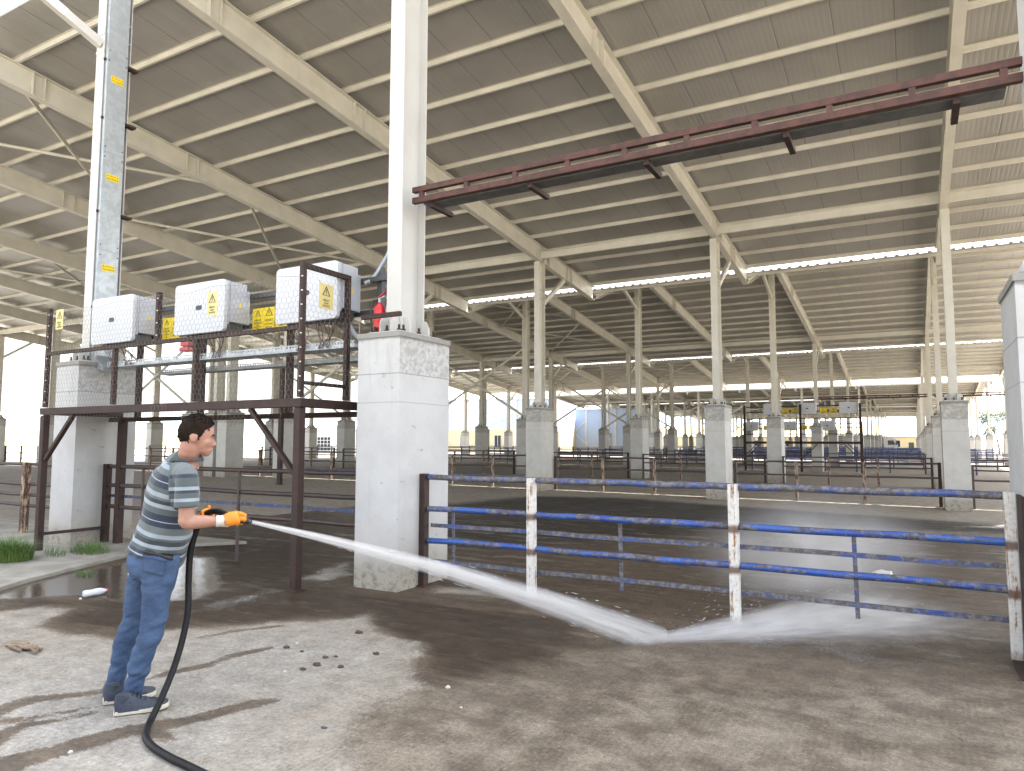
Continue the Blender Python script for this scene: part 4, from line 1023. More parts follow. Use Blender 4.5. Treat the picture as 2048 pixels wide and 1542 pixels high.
def blue_hall():
    c = P(950, 840, 118); r = empty('blue_warehouse', (c.x, c.y, -.5), math.radians(12), label='large pale blue hall with white frames and cream base, left of centre far back', cat='building')
    xa, xb, dp = -17, 14, 14
    wall_box(r, 'base_wall', (xa, 0, 0), (xb, dp, 4.2), CREAMWALL); wall_box(r, 'wall', (xa, .06, 4.2), (xb, dp-.06, 9.2), BLUEW2)
    mb = MB(); mb.prism([(xa-.3, -.6, 9.2), (xa-.3, dp/2, 11.0), (xa-.3, dp+.6, 9.2)], (xb-xa+.6, 0, 0)); mb.build('roof', WHITEW, r)
    mb = MB()
    for x in (-16.8, -11, -5, 1, 7, 13.8): mb.box2((x-.25, -.12, 0), (x+.25, -.01, 9.2))
    mb.box2((xa, -.1, 6.9), (xb, .05, 7.3)); mb.box2((xa, -.1, 4.1), (xb, -.005, 4.35))
    for x in (-11, 1, 7): mb.beam((x+.3, -.06, 4.4), (x+5.6, -.06, 6.9), .3, .08, (0, 1, 0)); mb.beam((x+.3, -.07, 6.9), (x+5.6, -.07, 4.4), .3, .08, (0, 1, 0))
    mb.build('frame', WHITEW, r)
    for x in (-8, -2, 4, 10): window(r, x, -.02, 2.3, 1.2, 2.0, GLASSD, 2)
blue_hall()
def blue_shed():
    c = P(1160, 862, 128); r = empty('blue_building', (c.x, c.y, -.6), math.radians(8), label='narrow blue clad building with white cross bracing, centre far back', cat='building')
    wall_box(r, 'wall', (-3.2, 0, 0), (12.5, 9, 8.2), BLUEW2)
    mb = MB(); mb.prism([(-3.5, -.5, 8.2), (-3.5, 4.5, 9.6), (-3.5, 9.5, 8.2)], (16.3, 0, 0)); mb.build('roof', WHITEW, r)
    mb = MB()
    for x in (-3.2, 1.2, 6.5, 12.3): mb.box2((x-.2, -.1, 0), (x+.2, -.01, 8.2))
    mb.beam((-3, -.06, 2), (1, -.06, 6), .28, .08, (0, 1, 0)); mb.beam((-3, -.07, 6), (1, -.07, 2), .28, .08, (0, 1, 0)); mb.box2((-3.2, -.09, 0), (12.5, -.005, 1.6))
    mb.build('frame', WHITEW, r)
blue_shed()
def white_house():
    c = P(650, 885, 96); r = empty('white_hut', (c.x, c.y, -.4), math.radians(25), label='small white building with dark gridded window, seen left of the white pier', cat='building')
    wall_box(r, 'wall', (-1.9, 0, -.2), (4.5, 5, 3.5), WHITEW)
    mb = MB(); mb.prism([(-2.1, -.3, 3.5), (4.7, -.3, 3.5), (4.7, -.3, 3.7), (1.4, -.3, 4.3), (-2.1, -.3, 3.7)], (0, 5.6, 0)); mb.build('roof', M_('pale_roof', (.6, .62, .68)), r)
    window(r, -.15, -.02, 1.75, 1.9, 1.9, GLASSD, 4, 4)
    r2 = empty('pale_tower', (c.x-2.5, c.y+16, -.4), math.radians(25), label='pale grey block standing behind the white building', cat='building')
    wall_box(r2, 'wall', (-1, 0, 0), (4.4, 5, 8.0), M_('pale_block', (.55, .56, .62), (.5, .51, .58), .8, scale=.8))
    mb = MB()
    for z in (2.6, 5.2, 8.0): mb.box2((-1.1, -.06, z-.08), (4.5, 5.06, z+.08))
    mb.build('ledge', WHITEW, r2)
white_house()
# truck
def truck():
    c = P(1748, 904, 120); r = empty('livestock_truck', (c.x, c.y, -.28), math.radians(8), label='white livestock truck with slatted body, cab facing right, before the yellow building', cat='truck'); r.scale = (.92, .92, .92)
    WH = M_('truck_white', (.88, .88, .88), (.82, .82, .82), rough=.3)
    mb = MB()
    for j in range(7): z = 1.1+.36*j; mb.box2((-7.2, -1.2, z), (1.2, -1.12, z+.24)); mb.box2((-7.2, 1.12, z), (1.2, 1.2, z+.24))
    for x in (-7.15, -5.1, -3.0, -.9, 1.15): mb.box2((x-.08, -1.24, .95), (x+.08, -1.2, 3.6)); mb.box2((x-.08, 1.2, .95), (x+.08, 1.24, 3.6))
    mb.box2((-7.3, -1.25, .85), (1.3, 1.25, 1.0)); mb.box2((-7.25, -1.25, 3.55), (1.25, 1.25, 3.66)); mb.box2((1.16, -1.1, 1.0), (1.22, 1.1, 3.55)); mb.build('cargo_body', WH, r)
    mb = MB(); mb.box2((-7.1, -.5, 1.01), (1.1, .5, 3.4)); mb.build('inner_block', DARKG, r)  # dark block filling the body behind the slats
    mb = MB(); prof = [(1.5, .55), (3.75, .55), (3.85, 1.2), (3.7, 1.75), (3.3, 2.75), (2.6, 3.2), (1.7, 3.35), (1.5, 3.35)]
    mb.prism([(a, -1.18, b) for a, b in prof], (0, 2.36, 0)); mb.build('cab', WH, r, bevel=.06)
    mb = MB(); mb.prism([(2.2, -1.20, 1.75), (3.35, -1.20, 1.75), (3.1, -1.20, 2.55), (2.2, -1.20, 2.55)], (0, .03, 0)); mb.prism([(3.86, -1.0, 1.7), (3.86, 1.0, 1.7), (3.47, 1.0, 2.7), (3.47, -1.0, 2.7)], (.04, 0, .02)); mb.build('window', GLASSD, r)
    mb = MB(); mb.box2((3.5, -1.45, 1.7), (3.62, -1.25, 2.3)); mb.build('mirror', BLACKP, r)
    mb = MB(); mb.box2((3.84, -1.0, .75), (3.92, -.65, .98)); mb.build('headlight', GLASSD, r)
    mb = MB(); mb.box2((-7.2, -.5, .6), (1.5, .5, .84)); mb.build('chassis', BLACKP, r)
    for x in (2.75, -4.3, -5.6):
        for y in (-1.0, 1.0):
            mb = MB(); mb.lathe((x, y-.15, .5), [(.3, 0), (.47, .02), (.5, .08), (.5, .22), (.47, .28), (.3, .3)], 20, (0, 1, 0)); w = mb.build('wheel', BLACKP, r)
            mb = MB(); mb.lathe((x, y-.16, .5), [(.26, 0), (.2, .32)], 16, (0, 1, 0)); mb.build('rim', GALVD, w)
truck()
# two people far back by the last column line: body leaning on the rail, a few pixels tall
TRK = M_('bark', (.16, .12, .09), (.1, .075, .06), .9, scale=4)
LEAFM = M_('leaf_green', (.075, .115, .035), (.12, .16, .06), .6, scale=1.5)
def tree(x, y, h, seed, lab):
    r = empty('tree', (x, y, -.4), label=lab, cat='tree', group='trees right of the sheds'); rnd = random.Random(seed); mb = MB(); tips = []
    def br(p, d, L, r0, lev):
        pts = [p]; 
        for i in range(4): d = (d+V((rnd.uniform(-.2, .2), rnd.uniform(-.2, .2), rnd.uniform(-.02, .14)))).normalized(); pts.append(pts[-1]+d*L/4)
        mb.tube(pts, [r0*(1-.16*i) for i in range(5)], 6, False)
        if lev == 0: tips.extend(pts[1:]); return
        for i in range(4):
            a = rnd.uniform(0, 6.28); nd = (d*.6+V((math.cos(a), math.sin(a), rnd.uniform(.0, .6)))*.8).normalized(); br(pts[rnd.choice((2, 3, 4))], nd, L*rnd.uniform(.55, .8), r0*.42, lev-1)
    br(V((0, 0, 0)), V((0, 0, 1)), h*.42, .16, 2); mb.build('trunk', TRK, r)
    mb = MB()
    for t in tips:
        for j in range(34):
            c = t+V((rnd.gauss(0, .35), rnd.gauss(0, .35), rnd.gauss(0, .3))); a = V((rnd.uniform(-1, 1), rnd.uniform(-1, 1), rnd.uniform(-1, 1))).normalized()*.09; b = a.cross(V((rnd.uniform(-1, 1), rnd.uniform(-1, 1), .3))).normalized()*.05
            mb.add([c-a, c+b, c+a, c-b], [(0, 1, 2, 3)])
    mb.build('crown', LEAFM, r)
for j, (u, d, h, lab) in enumerate(((1958, 118, 9.5, 'leafy tree under the roof edge, left of the pair on the right'), (1998, 121, 11, 'leafy tree beyond the last columns, just left of the right-hand pier'), (2030, 124, 10, 'leafy tree hidden partly behind the right-hand pier'))):
    c = P(u, 887, d); tree(c.x, c.y, h, 11+j, lab)
# ------------------------------------------------------------------ the man with the hose
fd = V((.56, .83, 0)).normalized(); sr = V((fd.y, -fd.x, 0)); UP = V((0, 0, 1))       # facing, his right
LEAN = V((fd.x*.30, fd.y*.30, 1)).normalized()
pel, wst, mid, che, sho, nek = P(314, 1102, 4.28), P(331, 1056, 4.28), P(341, 1012, 4.28), P(348, 972, 4.27), P(356, 945, 4.26), P(377, 915, 4.24)
shR, elR, wrR = P(374, 955, 4.09), P(373, 1044, 4.06), P(440, 1042, 4.14)
shL, elL, wrL = P(336, 950, 4.44), P(352, 1046, 4.47), P(393, 1048, 4.40)
hipR, knR, anR = P(322, 1122, 4.19), P(304, 1262, 4.17), P(262, 1392, 4.17)
hipL, knL, anL = P(296, 1118, 4.37), P(264, 1248, 4.39), P(228, 1372, 4.36)
hd = P(394, 865, 4.21)
ff = V((.55, .835, -.10)).normalized(); fs = V((ff.y, -ff.x, 0)).normalized(); fu = fs.cross(ff).normalized()
hp_ = lambda f, s, u: hd+(ff*f+fs*s+fu*u)*.93-fu*.004
ma = V((0, 0, 0))
man = MB(); A = (ff, fs, fu)
man.ell(hp_(-.004, 0, .008), (.100, .076, .098), A); man.ell(hp_(.040, 0, -.045), (.062, .058, .072), A)
man.ell(hp_(.052, 0, -.10), (.045, .040, .032), A); man.ell(hp_(.072, 0, -.122), (.022, .024, .020), A)      # jaw, chin
man.ell(hp_(.086, 0, -.012), (.018, .048, .014), A)                                                       # brow
man.tube([hp_(.092, 0, -.018), hp_(.106, 0, -.045), hp_(.119, 0, -.066)], [.009, .010, .012], 10); man.ell(hp_(.102, 0, -.068), (.013, .016, .009), A)
man.ell(hp_(.094, 0, -.094), (.012, .022, .007), A); man.ell(hp_(.091, 0, -.107), (.011, .018, .007), A)    # lips
for sg in (-1, 1):
    man.ell(hp_(-.018, sg*.076, -.028), (.019, .009, .033), A); man.ell(hp_(.056, sg*.040, -.050), (.03, .022, .026), A)
man.limb([(hp_(-.026, 0, -.05), .052, .058), (hp_(-.030, 0, -.12), .051, .058), (nek, .058, .064), (nek-LEAN*.06, .085, .075)], sr)
man.limb([(nek-LEAN*.03, .08, .07), (sho, .165, .10), (che, .165, .115), (mid, .15, .115), (wst, .145, .12), (pel, .15, .13), (pel-UP*.07, .13, .11)], sr)
man.limb([(shR-UP*-.02, .055, .055), (shR, .058, .058), (shR.lerp(elR, .5), .047, .05), (elR, .041, .043)], fd)
man.limb([(elR+V((0, 0, .035))-fd*.005, .040, .040), (elR, .041, .043), (elR.lerp(wrR, .35), .040, .042), (elR.lerp(wrR, .75), .031, .034), (wrR, .026, .030), (wrR.lerp(elR, -.2), .026, .03)], UP)
man.limb([(shL, .055, .055), (shL.lerp(elL, .5), .046, .048), (elL, .040, .042)], fd)
man.limb([(elL+V((0, 0, .03)), .039, .04), (elL, .04, .042), (elL.lerp(wrL, .5), .038, .04), (wrL, .027, .03)], UP)
for h_, k_, a_ in ((hipR, knR, anR), (hipL, knL, anL)): man.limb([(h_, .066, .07), (k_, .038, .042), (a_, .030, .034), (a_-UP*.04, .036, .042)], sr)
mm = remeshed(man, 'person', SKIN, .0055, 5, .5)
person = link('person', mm); tag(person, 'man in striped polo shirt, jeans and orange gloves spraying the floor with a hose', 'person')
# eyes
EYE = M_('eye_dark', (.02, .015, .012), rough=.2); EYEW = M_('eye_white', (.35, .30, .27), rough=.3)
for sg in (-1, 1):
    mb = MB(); mb.ell(hp_(.081, sg*.033, -.036), (.010, .011, .0075), A); e = mb.build('eye', EYEW, person)
    mb = MB(); mb.ell(hp_(.0885, sg*.034, -.036), (.0035, .0055, .0055), A); mb.build('iris', EYE, e)
    mb = MB(); mb.tube([hp_(.094, sg*.016, -.008), hp_(.098, sg*.034, -.002), hp_(.086, sg*.052, -.010)], [.004, .0055, .003], 6); mb.build('eyebrow', HAIR, person)
# hair: cap over the skull with a hairline, lifted in short tufts
mb = MB(); nu, nv = 76, 44; vs = []; keep = []
for i in range(nv+1):
    th = math.pi*.80*i/nv
    for j in range(nu):
        a = 2*math.pi*j/nu; d = V((math.sin(th)*math.cos(a), math.sin(th)*math.sin(a), math.cos(th)))
        lift = .004+.012*max(0, d.z)*(1+d.x)*.5; tex = noise.noise(d*4+V((3, 0, 0)))*.003+noise.noise(d*16)*.0008
        p = V((d.x*(.100+lift+tex)-.004, d.y*(.076+lift*.8+tex*.8), d.z*(.098+lift+tex*1.2)+.008))
        vs.append(hp_(*p)); f_, s_, u_ = p
        line = .098 if u_ > .062 else (.098-(.062-u_)*1.5 if u_ > .035 else .052-(.035-u_)*.55 if u_ > -.045 else -.030)
        line += .006*noise.noise(d*25)-.010*(1-min(1, abs(s_)/.06)) if u_ > .03 else .003*noise.noise(d*25)
        keep.append(f_ < line and u_ > -.088+.01*noise.noise(d*20) and not (-.040 < f_ < .004 and u_ < -.012))
fs_ = [(i*nu+j, i*nu+(j+1) % nu, (i+1)*nu+(j+1) % nu, (i+1)*nu+j) for i in range(nv) for j in range(nu)]
fs_ = [f for f in fs_ if sum(keep[v] for v in f) >= 3]
mb.add(vs, [tuple(reversed(f)) for f in fs_], True); rnd = random.Random(9)
for j in range(1800):                                     # strands
    i = rnd.randrange(len(vs))
    if not keep[i]: continue
    n = (V(vs[i])-hd).normalized(); t = (fu*-.8-ff*rnd.uniform(-.1, .7)+n*.16+fs*rnd.uniform(-.2, .2)).normalized()
    if n.dot(fu) > .55: t = (ff*rnd.uniform(-.2, .8)+n*.4+fs*rnd.uniform(-.3, .3)).normalized()
    p0 = V(vs[i])-n*.003; L = rnd.uniform(.012, .02); mb.tube([p0, p0+t*L*.6-n*.0, p0+t*L-n*.004], [.0011, .0010, .0004], 3, False)
ho = mb.build('hair', HAIR, person); so = ho.modifiers.new('s', 'SOLIDIFY'); so.thickness = .004; so.offset = -1
# shirt
sm_ = MB()
hem = pel-LEAN*.035+fd*.006
sm_.limb([(nek-LEAN*.015+V((0, 0, -.015)), .082, .078), (sho+LEAN*.035, .135, .092), (sho, .185, .120), (che, .200, .146), (mid, .182, .150), (wst, .178, .155), (pel+LEAN*.03, .186, .162), (hem, .190, .166), (hem-LEAN*.012, .18, .155)], sr, 28)
for s0, e0, sg in ((shR, elR, 1), (shL, elL, -1)):
    sm_.limb([(sho+sr*sg*.09+UP*.006, .068, .070), (s0+UP*.0, .062, .074), (s0.lerp(e0, .25), .064, .076), (s0.lerp(e0, .5), .066, .076), (s0.lerp(e0, .66), .068, .079), (s0.lerp(e0, .675), .058, .068)], fd, 22)
sme = remeshed(sm_, 'polo_shirt', [], .0065, 7, .5)
co = np.zeros(len(sme.vertices)*3); sme.vertices.foreach_get('co', co); co = co.reshape(-1, 3)
axis_t = np.array(che-hem); axis_t /= np.linalg.norm(axis_t); t = (co-np.array(hem)) @ axis_t
# soft folds
nn = np.zeros(len(sme.vertices)*3); sme.vertices.foreach_get('normal', nn); nn = nn.reshape(-1, 3)
fo = np.array([noise.noise(V((p[0]*7+p[2]*5, p[1]*7, p[2]*13-p[0]*9))) for p in co])*.5+np.array([noise.noise(V((p[0]*16, p[1]*16, p[2]*5))) for p in co])*.35
lo_ = np.clip((.34-t)/.25, .35, 1)
co2 = co+nn*(fo*.024*lo_)[:, None]; sme.vertices.foreach_set('co', co2.ravel())
stripe = t.copy()
for s0, e0 in ((shR, elR), (shL, elL)):
    a, b = np.array(s0), np.array(e0); L = np.linalg.norm(b-a); ax = (b-a)/L; w = co-a; al = w @ ax; dd = np.linalg.norm(w-al[:, None]*ax, axis=1)
    side = (co-np.array(sho)) @ np.array(sr)*(1 if s0 is shR else -1)
    m = (dd < .105) & (side > .125+np.clip(al-.05, 0, 1)*0) & (al > -.09)
    m |= (dd < .095) & (side > .105) & (al > .06)
    stripe = np.where(m, 2+al, stripe)
at = sme.attributes.new('stripe', 'FLOAT', 'POINT'); at.data.foreach_set('value', stripe.astype(np.float32))
def mat_shirt():
    k = N('polo_stripes'); f = k.attr('stripe')
    GR, LG, NV, DK, WH = (.085, .105, .112), (.125, .15, .158), (.022, .034, .058), (.032, .045, .056), (.30, .36, .41)
    bands = [(0, GR), (.018, NV), (.048, WH), (.056, NV), (.074, GR), (.100, WH), (.122, DK), (.150, GR), (.164, WH), (.188, LG), (.228, NV), (.258, WH), (.265, NV), (.302, GR), (.338, WH), (.362, DK), (.388, LG), (.404, WH), (.430, GR), (.458, NV), (.490, WH), (.497, NV), (.532, LG), (.566, WH), (.590, GR)]
    sl = [(0, LG), (.0, NV), (.022, GR), (.072, WH), (.092, DK), (.108, GR), (.138, WH), (.156, GR), (.186, NV)]
    r1 = k.n('ValToRGB'); r2 = k.n('ValToRGB')
    for r, bs, mx in ((r1, bands, .7), (r2, sl, .3)):
        r.color_ramp.interpolation = 'CONSTANT'; el = r.color_ramp.elements
        while len(el) > 1: el.remove(el[0])
        el[0].position = 0; el[0].color = (*bs[0][1], 1)
        for p_, c_ in bs[1:]: e = el.new(min(p_/mx, 1)); e.color = (*c_, 1)
    k.l(k.math('DIVIDE', f, .7), r1.inputs[0]); k.l(k.math('DIVIDE', k.math('SUBTRACT', f, 1.98), .3), r2.inputs[0])
    c = k.mix(k.math('GREATER_THAN', f, 1.5), r1.outputs[0], r2.outputs[0])
    n = k.noise(9, 4); c = k.mix(k.math('MULTIPLY', k.step(n, .35, .7), .18), c, (.05, .06, .065))
    k.bump(k.math('ADD', k.noise(14, 4), k.math('MULTIPLY', k.noise(400, 1), .25)), .35, .008)
    return k.set(Base_Color=c, Roughness=.85, Sheen_Weight=.2)
SHIRT = mat_shirt(); sme.materials.append(SHIRT); link('polo_shirt', sme, person)
mb = MB(); CR_ = []
for i in range(25):                                       # collar, open at the throat
    a = math.radians(20+320*i/24); d = fd*math.cos(a)+sr*math.sin(a); o = nek+LEAN*.006
    CR_.append((o+d*.064+LEAN*(.030-.022*math.cos(a)), o+d*.070+LEAN*(.030-.022*math.cos(a)), o+d*.097-LEAN*.024-fd*.0))
vs = [p for tr_ in CR_ for p in tr_]
mb.add(vs, [(i*3+j, (i+1)*3+j, (i+1)*3+j+1, i*3+j+1) for i in range(24) for j in range(2)], True)
cm = M_('collar_knit', (.085, .11, .115), (.07, .09, .095), .9, scale=40); c_o = mb.build('collar', cm, person); so = c_o.modifiers.new('s', 'SOLIDIFY'); so.thickness = .004
# jeans
jm = MB()
jm.limb([(pel+LEAN*.055, .160, .135), (pel, .175, .150), (pel-UP*.07-fd*.01, .172, .150), (pel-UP*.13, .15, .125)], sr, 26)
jm.ell(pel-UP*.055-fd*.058+sr*.07, (.10, .085, .10), (fd, sr, UP)); jm.ell(pel-UP*.055-fd*.058-sr*.07, (.10, .085, .10), (fd, sr, UP))
for h_, k_, a_, w_ in ((hipR, knR, anR, 1.0), (hipL, knL, anL, .96)):
    jm.limb([(h_+UP*.03, .084, .104), (h_-UP*.05, .084, .102), (h_.lerp(k_, .45), .071, .083), (k_.lerp(h_, .12), .056, .065), (k_, .054, .061), (k_.lerp(a_, .3)-fd*.008, .054, .065), (k_.lerp(a_, .7), .047, .055), (a_.lerp(k_, .06), .047, .053), (a_-UP*.012, .051, .059), (a_-UP*.035, .052, .060), (a_-UP*.045, .046, .053)], sr, 22)
jme = remeshed(jm, 'jeans', [], .0065, 7, .5)
co = np.zeros(len(jme.vertices)*3); jme.vertices.foreach_get('co', co); co = co.reshape(-1, 3); nn = np.zeros_like(co).ravel(); jme.vertices.foreach_get('normal', nn); nn = nn.reshape(-1, 3)
zz = co[:, 2]
fo = np.array([noise.noise(V((p[0]*6, p[1]*6, p[2]*15+p[0]*8))) for p in co]); fo2 = np.array([noise.noise(V((p[0]*14, p[1]*14, p[2]*30-p[1]*18))) for p in co])
amp = .30+.9*np.exp(-((zz-.44)/.10)**2)+1.0*np.exp(-((zz-.17)/.09)**2)+.7*np.exp(-((zz-.73)/.07)**2)
co = co+nn*((fo*.010+fo2*.006)*amp*1.35)[:, None]; jme.vertices.foreach_set('co', co.ravel())
def mat_denim(nm, k1=1.0):
    k = N(nm); x, y, z = k.xyz(); n = k.noise(5, 4); n2 = k.noise(420, 1, stretch=(1, 1, .3)); n3 = k.noise(24, 4, stretch=(1, 1, 2.2))
    c = k.mix(k.step(n, .3, .72), tuple(v*k1 for v in (.026, .056, .130)), tuple(v*k1 for v in (.052, .100, .200)))
    c = k.mix(k.math('MULTIPLY', k.step(n3, .5, .75), .35), c, tuple(v*k1 for v in (.10, .155, .25)))
    c = k.mix(k.math('MULTIPLY', k.step(n3, .45, .25), .5), c, (.02, .034, .072))
    c = k.mix(k.math('MULTIPLY', k.step(n2, .4, .7), .35), c, (.11, .15, .21))
    k.bump(k.math('ADD', k.noise(17, 5), k.math('MULTIPLY', n2, .3)), .45, .008); return k.set(Base_Color=c, Roughness=.85)
DENIM = mat_denim('denim'); DENIMD = mat_denim('denim_pocket', .82); jme.materials.append(DENIM); jeans = link('jeans', jme, person)
bvh = BVHTree.FromPolygons([V(p) for p in co], [tuple(p.vertices) for p in jme.polygons])
def patch(name, quad, mat, nu_, nv_, off, par):           # cloth patch sewn on the jeans where it is seen
    vs = []; ok = True; cam = V((0, 0, H))
    for j in range(nv_+1):
        for i in range(nu_+1):
            a, b = i/nu_, j/nv_
            u = (quad[0][0]*(1-a)+quad[1][0]*a)*(1-b)+(quad[3][0]*(1-a)+quad[2][0]*a)*b; v = (quad[0][1]*(1-a)+quad[1][1]*a)*(1-b)+(quad[3][1]*(1-a)+quad[2][1]*a)*b
            d = V(ray(u, v)).normalized(); h = bvh.ray_cast(cam, d)
            vs.append((h[0]+h[1]*off) if h[0] else None)
    fs2 = [(j*(nu_+1)+i, j*(nu_+1)+i+1, (j+1)*(nu_+1)+i+1, (j+1)*(nu_+1)+i) for j in range(nv_) for i in range(nu_)]
    fs2 = [f for f in fs2 if all(vs[v] is not None for v in f)]
    mb = MB(); mb.add([v or V((0, 0, -5)) for v in vs], fs2, True)
    used_ = sorted({v for f in fs2 for v in f}); mp = {v: i for i, v in enumerate(used_)}
    mb2 = MB(); mb2.add([vs[v] for v in used_], [tuple(mp[v] for v in f) for f in fs2], True)
    o = mb2.build(name, mat, par); s_ = o.modifiers.new('s', 'SOLIDIFY'); s_.thickness = .006; s_.offset = -1; return o
patch('back_pocket', [(288, 1112), (332, 1122), (326, 1152), (287, 1142)], DENIMD, 10, 8, .006, jeans)
patch('pocket_hem', [(288, 1109), (333, 1119), (332, 1124), (288, 1114)], DENIM, 10, 2, .009, jeans)
patch('belt', [(286, 1097), (345, 1113), (344, 1121), (286, 1105)], LEATHER, 14, 2, .007, person)
# shoes
def shoe(an, heel_uv, toe_uv, name_lab=None):
    he, to = G(*heel_uv), G(*toe_uv); ax = (to-he).normalized(); Ls = (to-he).length; sd = V((ax.y, -ax.x, 0)); z0 = gz(he.x, he.y)
    pr = [(0, .030), (.05, .036), (.18, .037), (.36, .036), (.58, .042), (.78, .047), (.90, .042), (.97, .028), (1, .010)]
    def outline(g=0): return [he+ax*(t_*Ls)+sd*(w_+g) for t_, w_ in pr]+[he+ax*(t_*Ls)-sd*(w_+g) for t_, w_ in reversed(pr)]
    mb = MB(); b = [p+UP*z0 for p in outline(.003)]
    b = [V((p.x, p.y, z0+.004+(.012*max(0, ((p-he).dot(ax)/Ls-.75))/.25))) for p in b]; mb.prism([tuple(p) for p in b], (0, 0, .026))
    so_ = mb.build('shoe', SOLE, person, bevel=.005)
    up = MB()
    st_ = [(.02, .036, .085, .060), (.10, .040, .098, .066), (.22, .041, .10, .064), (.34, .040, .088, .056), (.48, .042, .070, .046), (.64, .046, .055, .040), (.80, .047, .046, .034), (.92, .040, .040, .028), (.985, .022, .030, .018)]
    rings = []
    vs = []; n = 18
    for t_, w_, h_, _ in st_:
        c_ = he+ax*(t_*Ls)+UP*(z0+.022)
        for j in range(n):
            a = math.pi*j/(n-1); vs.append(c_+sd*(w_*math.cos(a)*(1-.25*math.sin(a)**2))+UP*(h_*math.sin(a)**.8))
    m_ = len(st_); up.add(vs, [(i*n+j, i*n+j+1, (i+1)*n+j+1, (i+1)*n+j) for i in range(m_-1) for j in range(n-1)], True)
    up.add(vs[:n], [tuple(range(n))], True); up.add(vs[(m_-1)*n:], [tuple(reversed(range(n)))], True)
    up.limb([(he+ax*(.16*Ls)+UP*(z0+.05), .036, .046), (he+ax*(.16*Ls)+UP*(z0+.085), .036, .044), (he+ax*(.17*Ls)+UP*(z0+.105), .034, .040)], sd, 16)
    so2 = up.build('shoe_upper', SHOE, so_)
    la = MB()
    for j in range(5):
        t_ = .33+.075*j; h_ = .096-.011*j; c_ = he+ax*(t_*Ls)+UP*(z0+.022+h_*.98); la.tube([c_-sd*.024-UP*.010, c_+UP*.004, c_+sd*.024-UP*.010], .0032, 6)
    la.build('laces', BLACKP, so_)
shoe(anR, (227, 1431), (338, 1416)); shoe(anL, (205, 1409), (312, 1392))
# gloves
def glove(wr, hand_dir, back, grip_c, grip_ax, thumb_ax, sgn, gr=.024):
    """back: unit vector out of the back of the hand; fingers wrap round the gripped rod"""
    gl = MB(); ax = grip_ax.normalized(); hd_ = hand_dir.normalized()
    b0 = (back-ax*back.dot(ax)).normalized(); o2 = ax.cross(b0)*sgn
    kn0 = grip_c+b0*(gr+.030)
    gl.limb([(wr, .031, .033), (wr.lerp(kn0, .4), .040, .032), (wr.lerp(kn0, .85), .044, .027), (kn0, .042, .022)], ax if abs(ax.dot(hd_)) < .5 else o2)
    ln_ = (1.0, 1.08, 1.02, .84)
    for i in range(4):
        c_ = grip_c+ax*(.034-.0225*i); pts = []
        R_ = gr+.011; n = 9
        for j in range(n):
            a = math.radians(-10+(205*ln_[i])*j/(n-1)); pts.append(c_+b0*(R_*math.cos(a))+o2*(R_*math.sin(a)))
        pts[0] = c_+b0*(R_+.006)-o2*.006
        rr = [.0128-.0004*j for j in range(n)]; rr[-1] = .008
        for j in (3, 6): rr[j] *= 1.06
        gl.tube(pts, rr, 10)
        gl.ell(pts[0], (.014, .014, .014)); gl.ell(pts[-1], (.0095, .0095, .0095))
    p0 = wr.lerp(kn0, .45)+o2*.028; p1 = p0+thumb_ax*.035+o2*.012; p2 = p1+thumb_ax*.034-b0*.004; p3 = p2+thumb_ax*.022-b0*.008
    gl.limb([(p0-thumb_ax*.015, .016, .018), (p0, .016, .018), (p1, .0145, .0155), (p2, .0135, .014), (p3, .010, .011)], b0)
    me_ = remeshed(gl, 'glove', GLOVE, .0042, 4, .45); g_ = link('glove', me_, person)
    return g_
jd = (V(G(1310, 1280))-P(500, 1043, 4.27)).normalized()
noz = P(500, 1043, 4.27); dn = V((jd.x, jd.y, jd.z*.55)).normalized()
gripR = P(474, 1040, 4.235)
gR = glove(wrR.lerp(gripR, .10), (gripR-wrR), (sr*.80+UP*.35).normalized(), gripR, dn, dn, -1)
mb = MB(); mb.limb([(wrR.lerp(elR, .12), .034, .036), (wrR, .033, .035), (wrR.lerp(gripR, .25), .036, .034), (wrR.lerp(gripR, .45), .039, .034)], UP); mb.build('cuff', CUFF, gR)
gripL = P(408, 1035, 4.345); hxL = (P(421, 1023, 4.31)-P(394, 1050, 4.36)).normalized()
gL = glove(wrL.lerp(gripL, .3), (gripL-wrL), (fd*.45+UP*-.3-sr*.6).normalized(), gripL, hxL, hxL, 1, .021)
mb = MB(); mb.limb([(wrL.lerp(elL, .25), .034, .036), (wrL, .033, .035), (wrL.lerp(gripL, .4), .037, .034)], UP); mb.build('cuff', CUFF, gL)

# ------------------------------------------------------------------ hose with nozzle
def spline(P_, k_=10):
    out = []
    for i in range(len(P_)-1):
        q_ = [P_[max(i-1, 0)], P_[i], P_[i+1], P_[min(i+2, len(P_)-1)]]
        for k in range(k_):
            t = k/k_; out.append(q_[0]*(-.5*t+t*t-.5*t**3)+q_[1]*(1-2.5*t*t+1.5*t**3)+q_[2]*(.5*t+2*t*t-1.5*t**3)+q_[3]*(-.5*t*t+.5*t**3))
    out.append(P_[-1]); return out
hose = empty('water_hose', (0, 0, 0), label='black rubber hose with dark nozzle, held by the man and trailing on the floor', cat='hose')
gp_ = [G(u, v) for u, v in ((291, 1478), (304, 1500), (338, 1522), (385, 1545), (470, 1590), (600, 1680), (800, 1850), (1100, 2200))]; gp_ = [V((p.x, p.y, gz(p.x, p.y)+.019)) for p in gp_]
path = [noz-dn*.10, P(455, 1031, 4.23), P(436, 1023, 4.26), P(418, 1025, 4.315), gripL, P(393, 1060, 4.355), P(381, 1105, 4.34), P(377, 1160, 4.32), P(376, 1215, 4.29), P(367, 1270, 4.24), P(348, 1335, 4.15), P(322, 1398, 4.03), P(299, 1446, 3.93)]+gp_
mb = MB(); mb.tube(spline(path, 8), .0185, 12); mb.build('hose_tube', HOSE, hose)
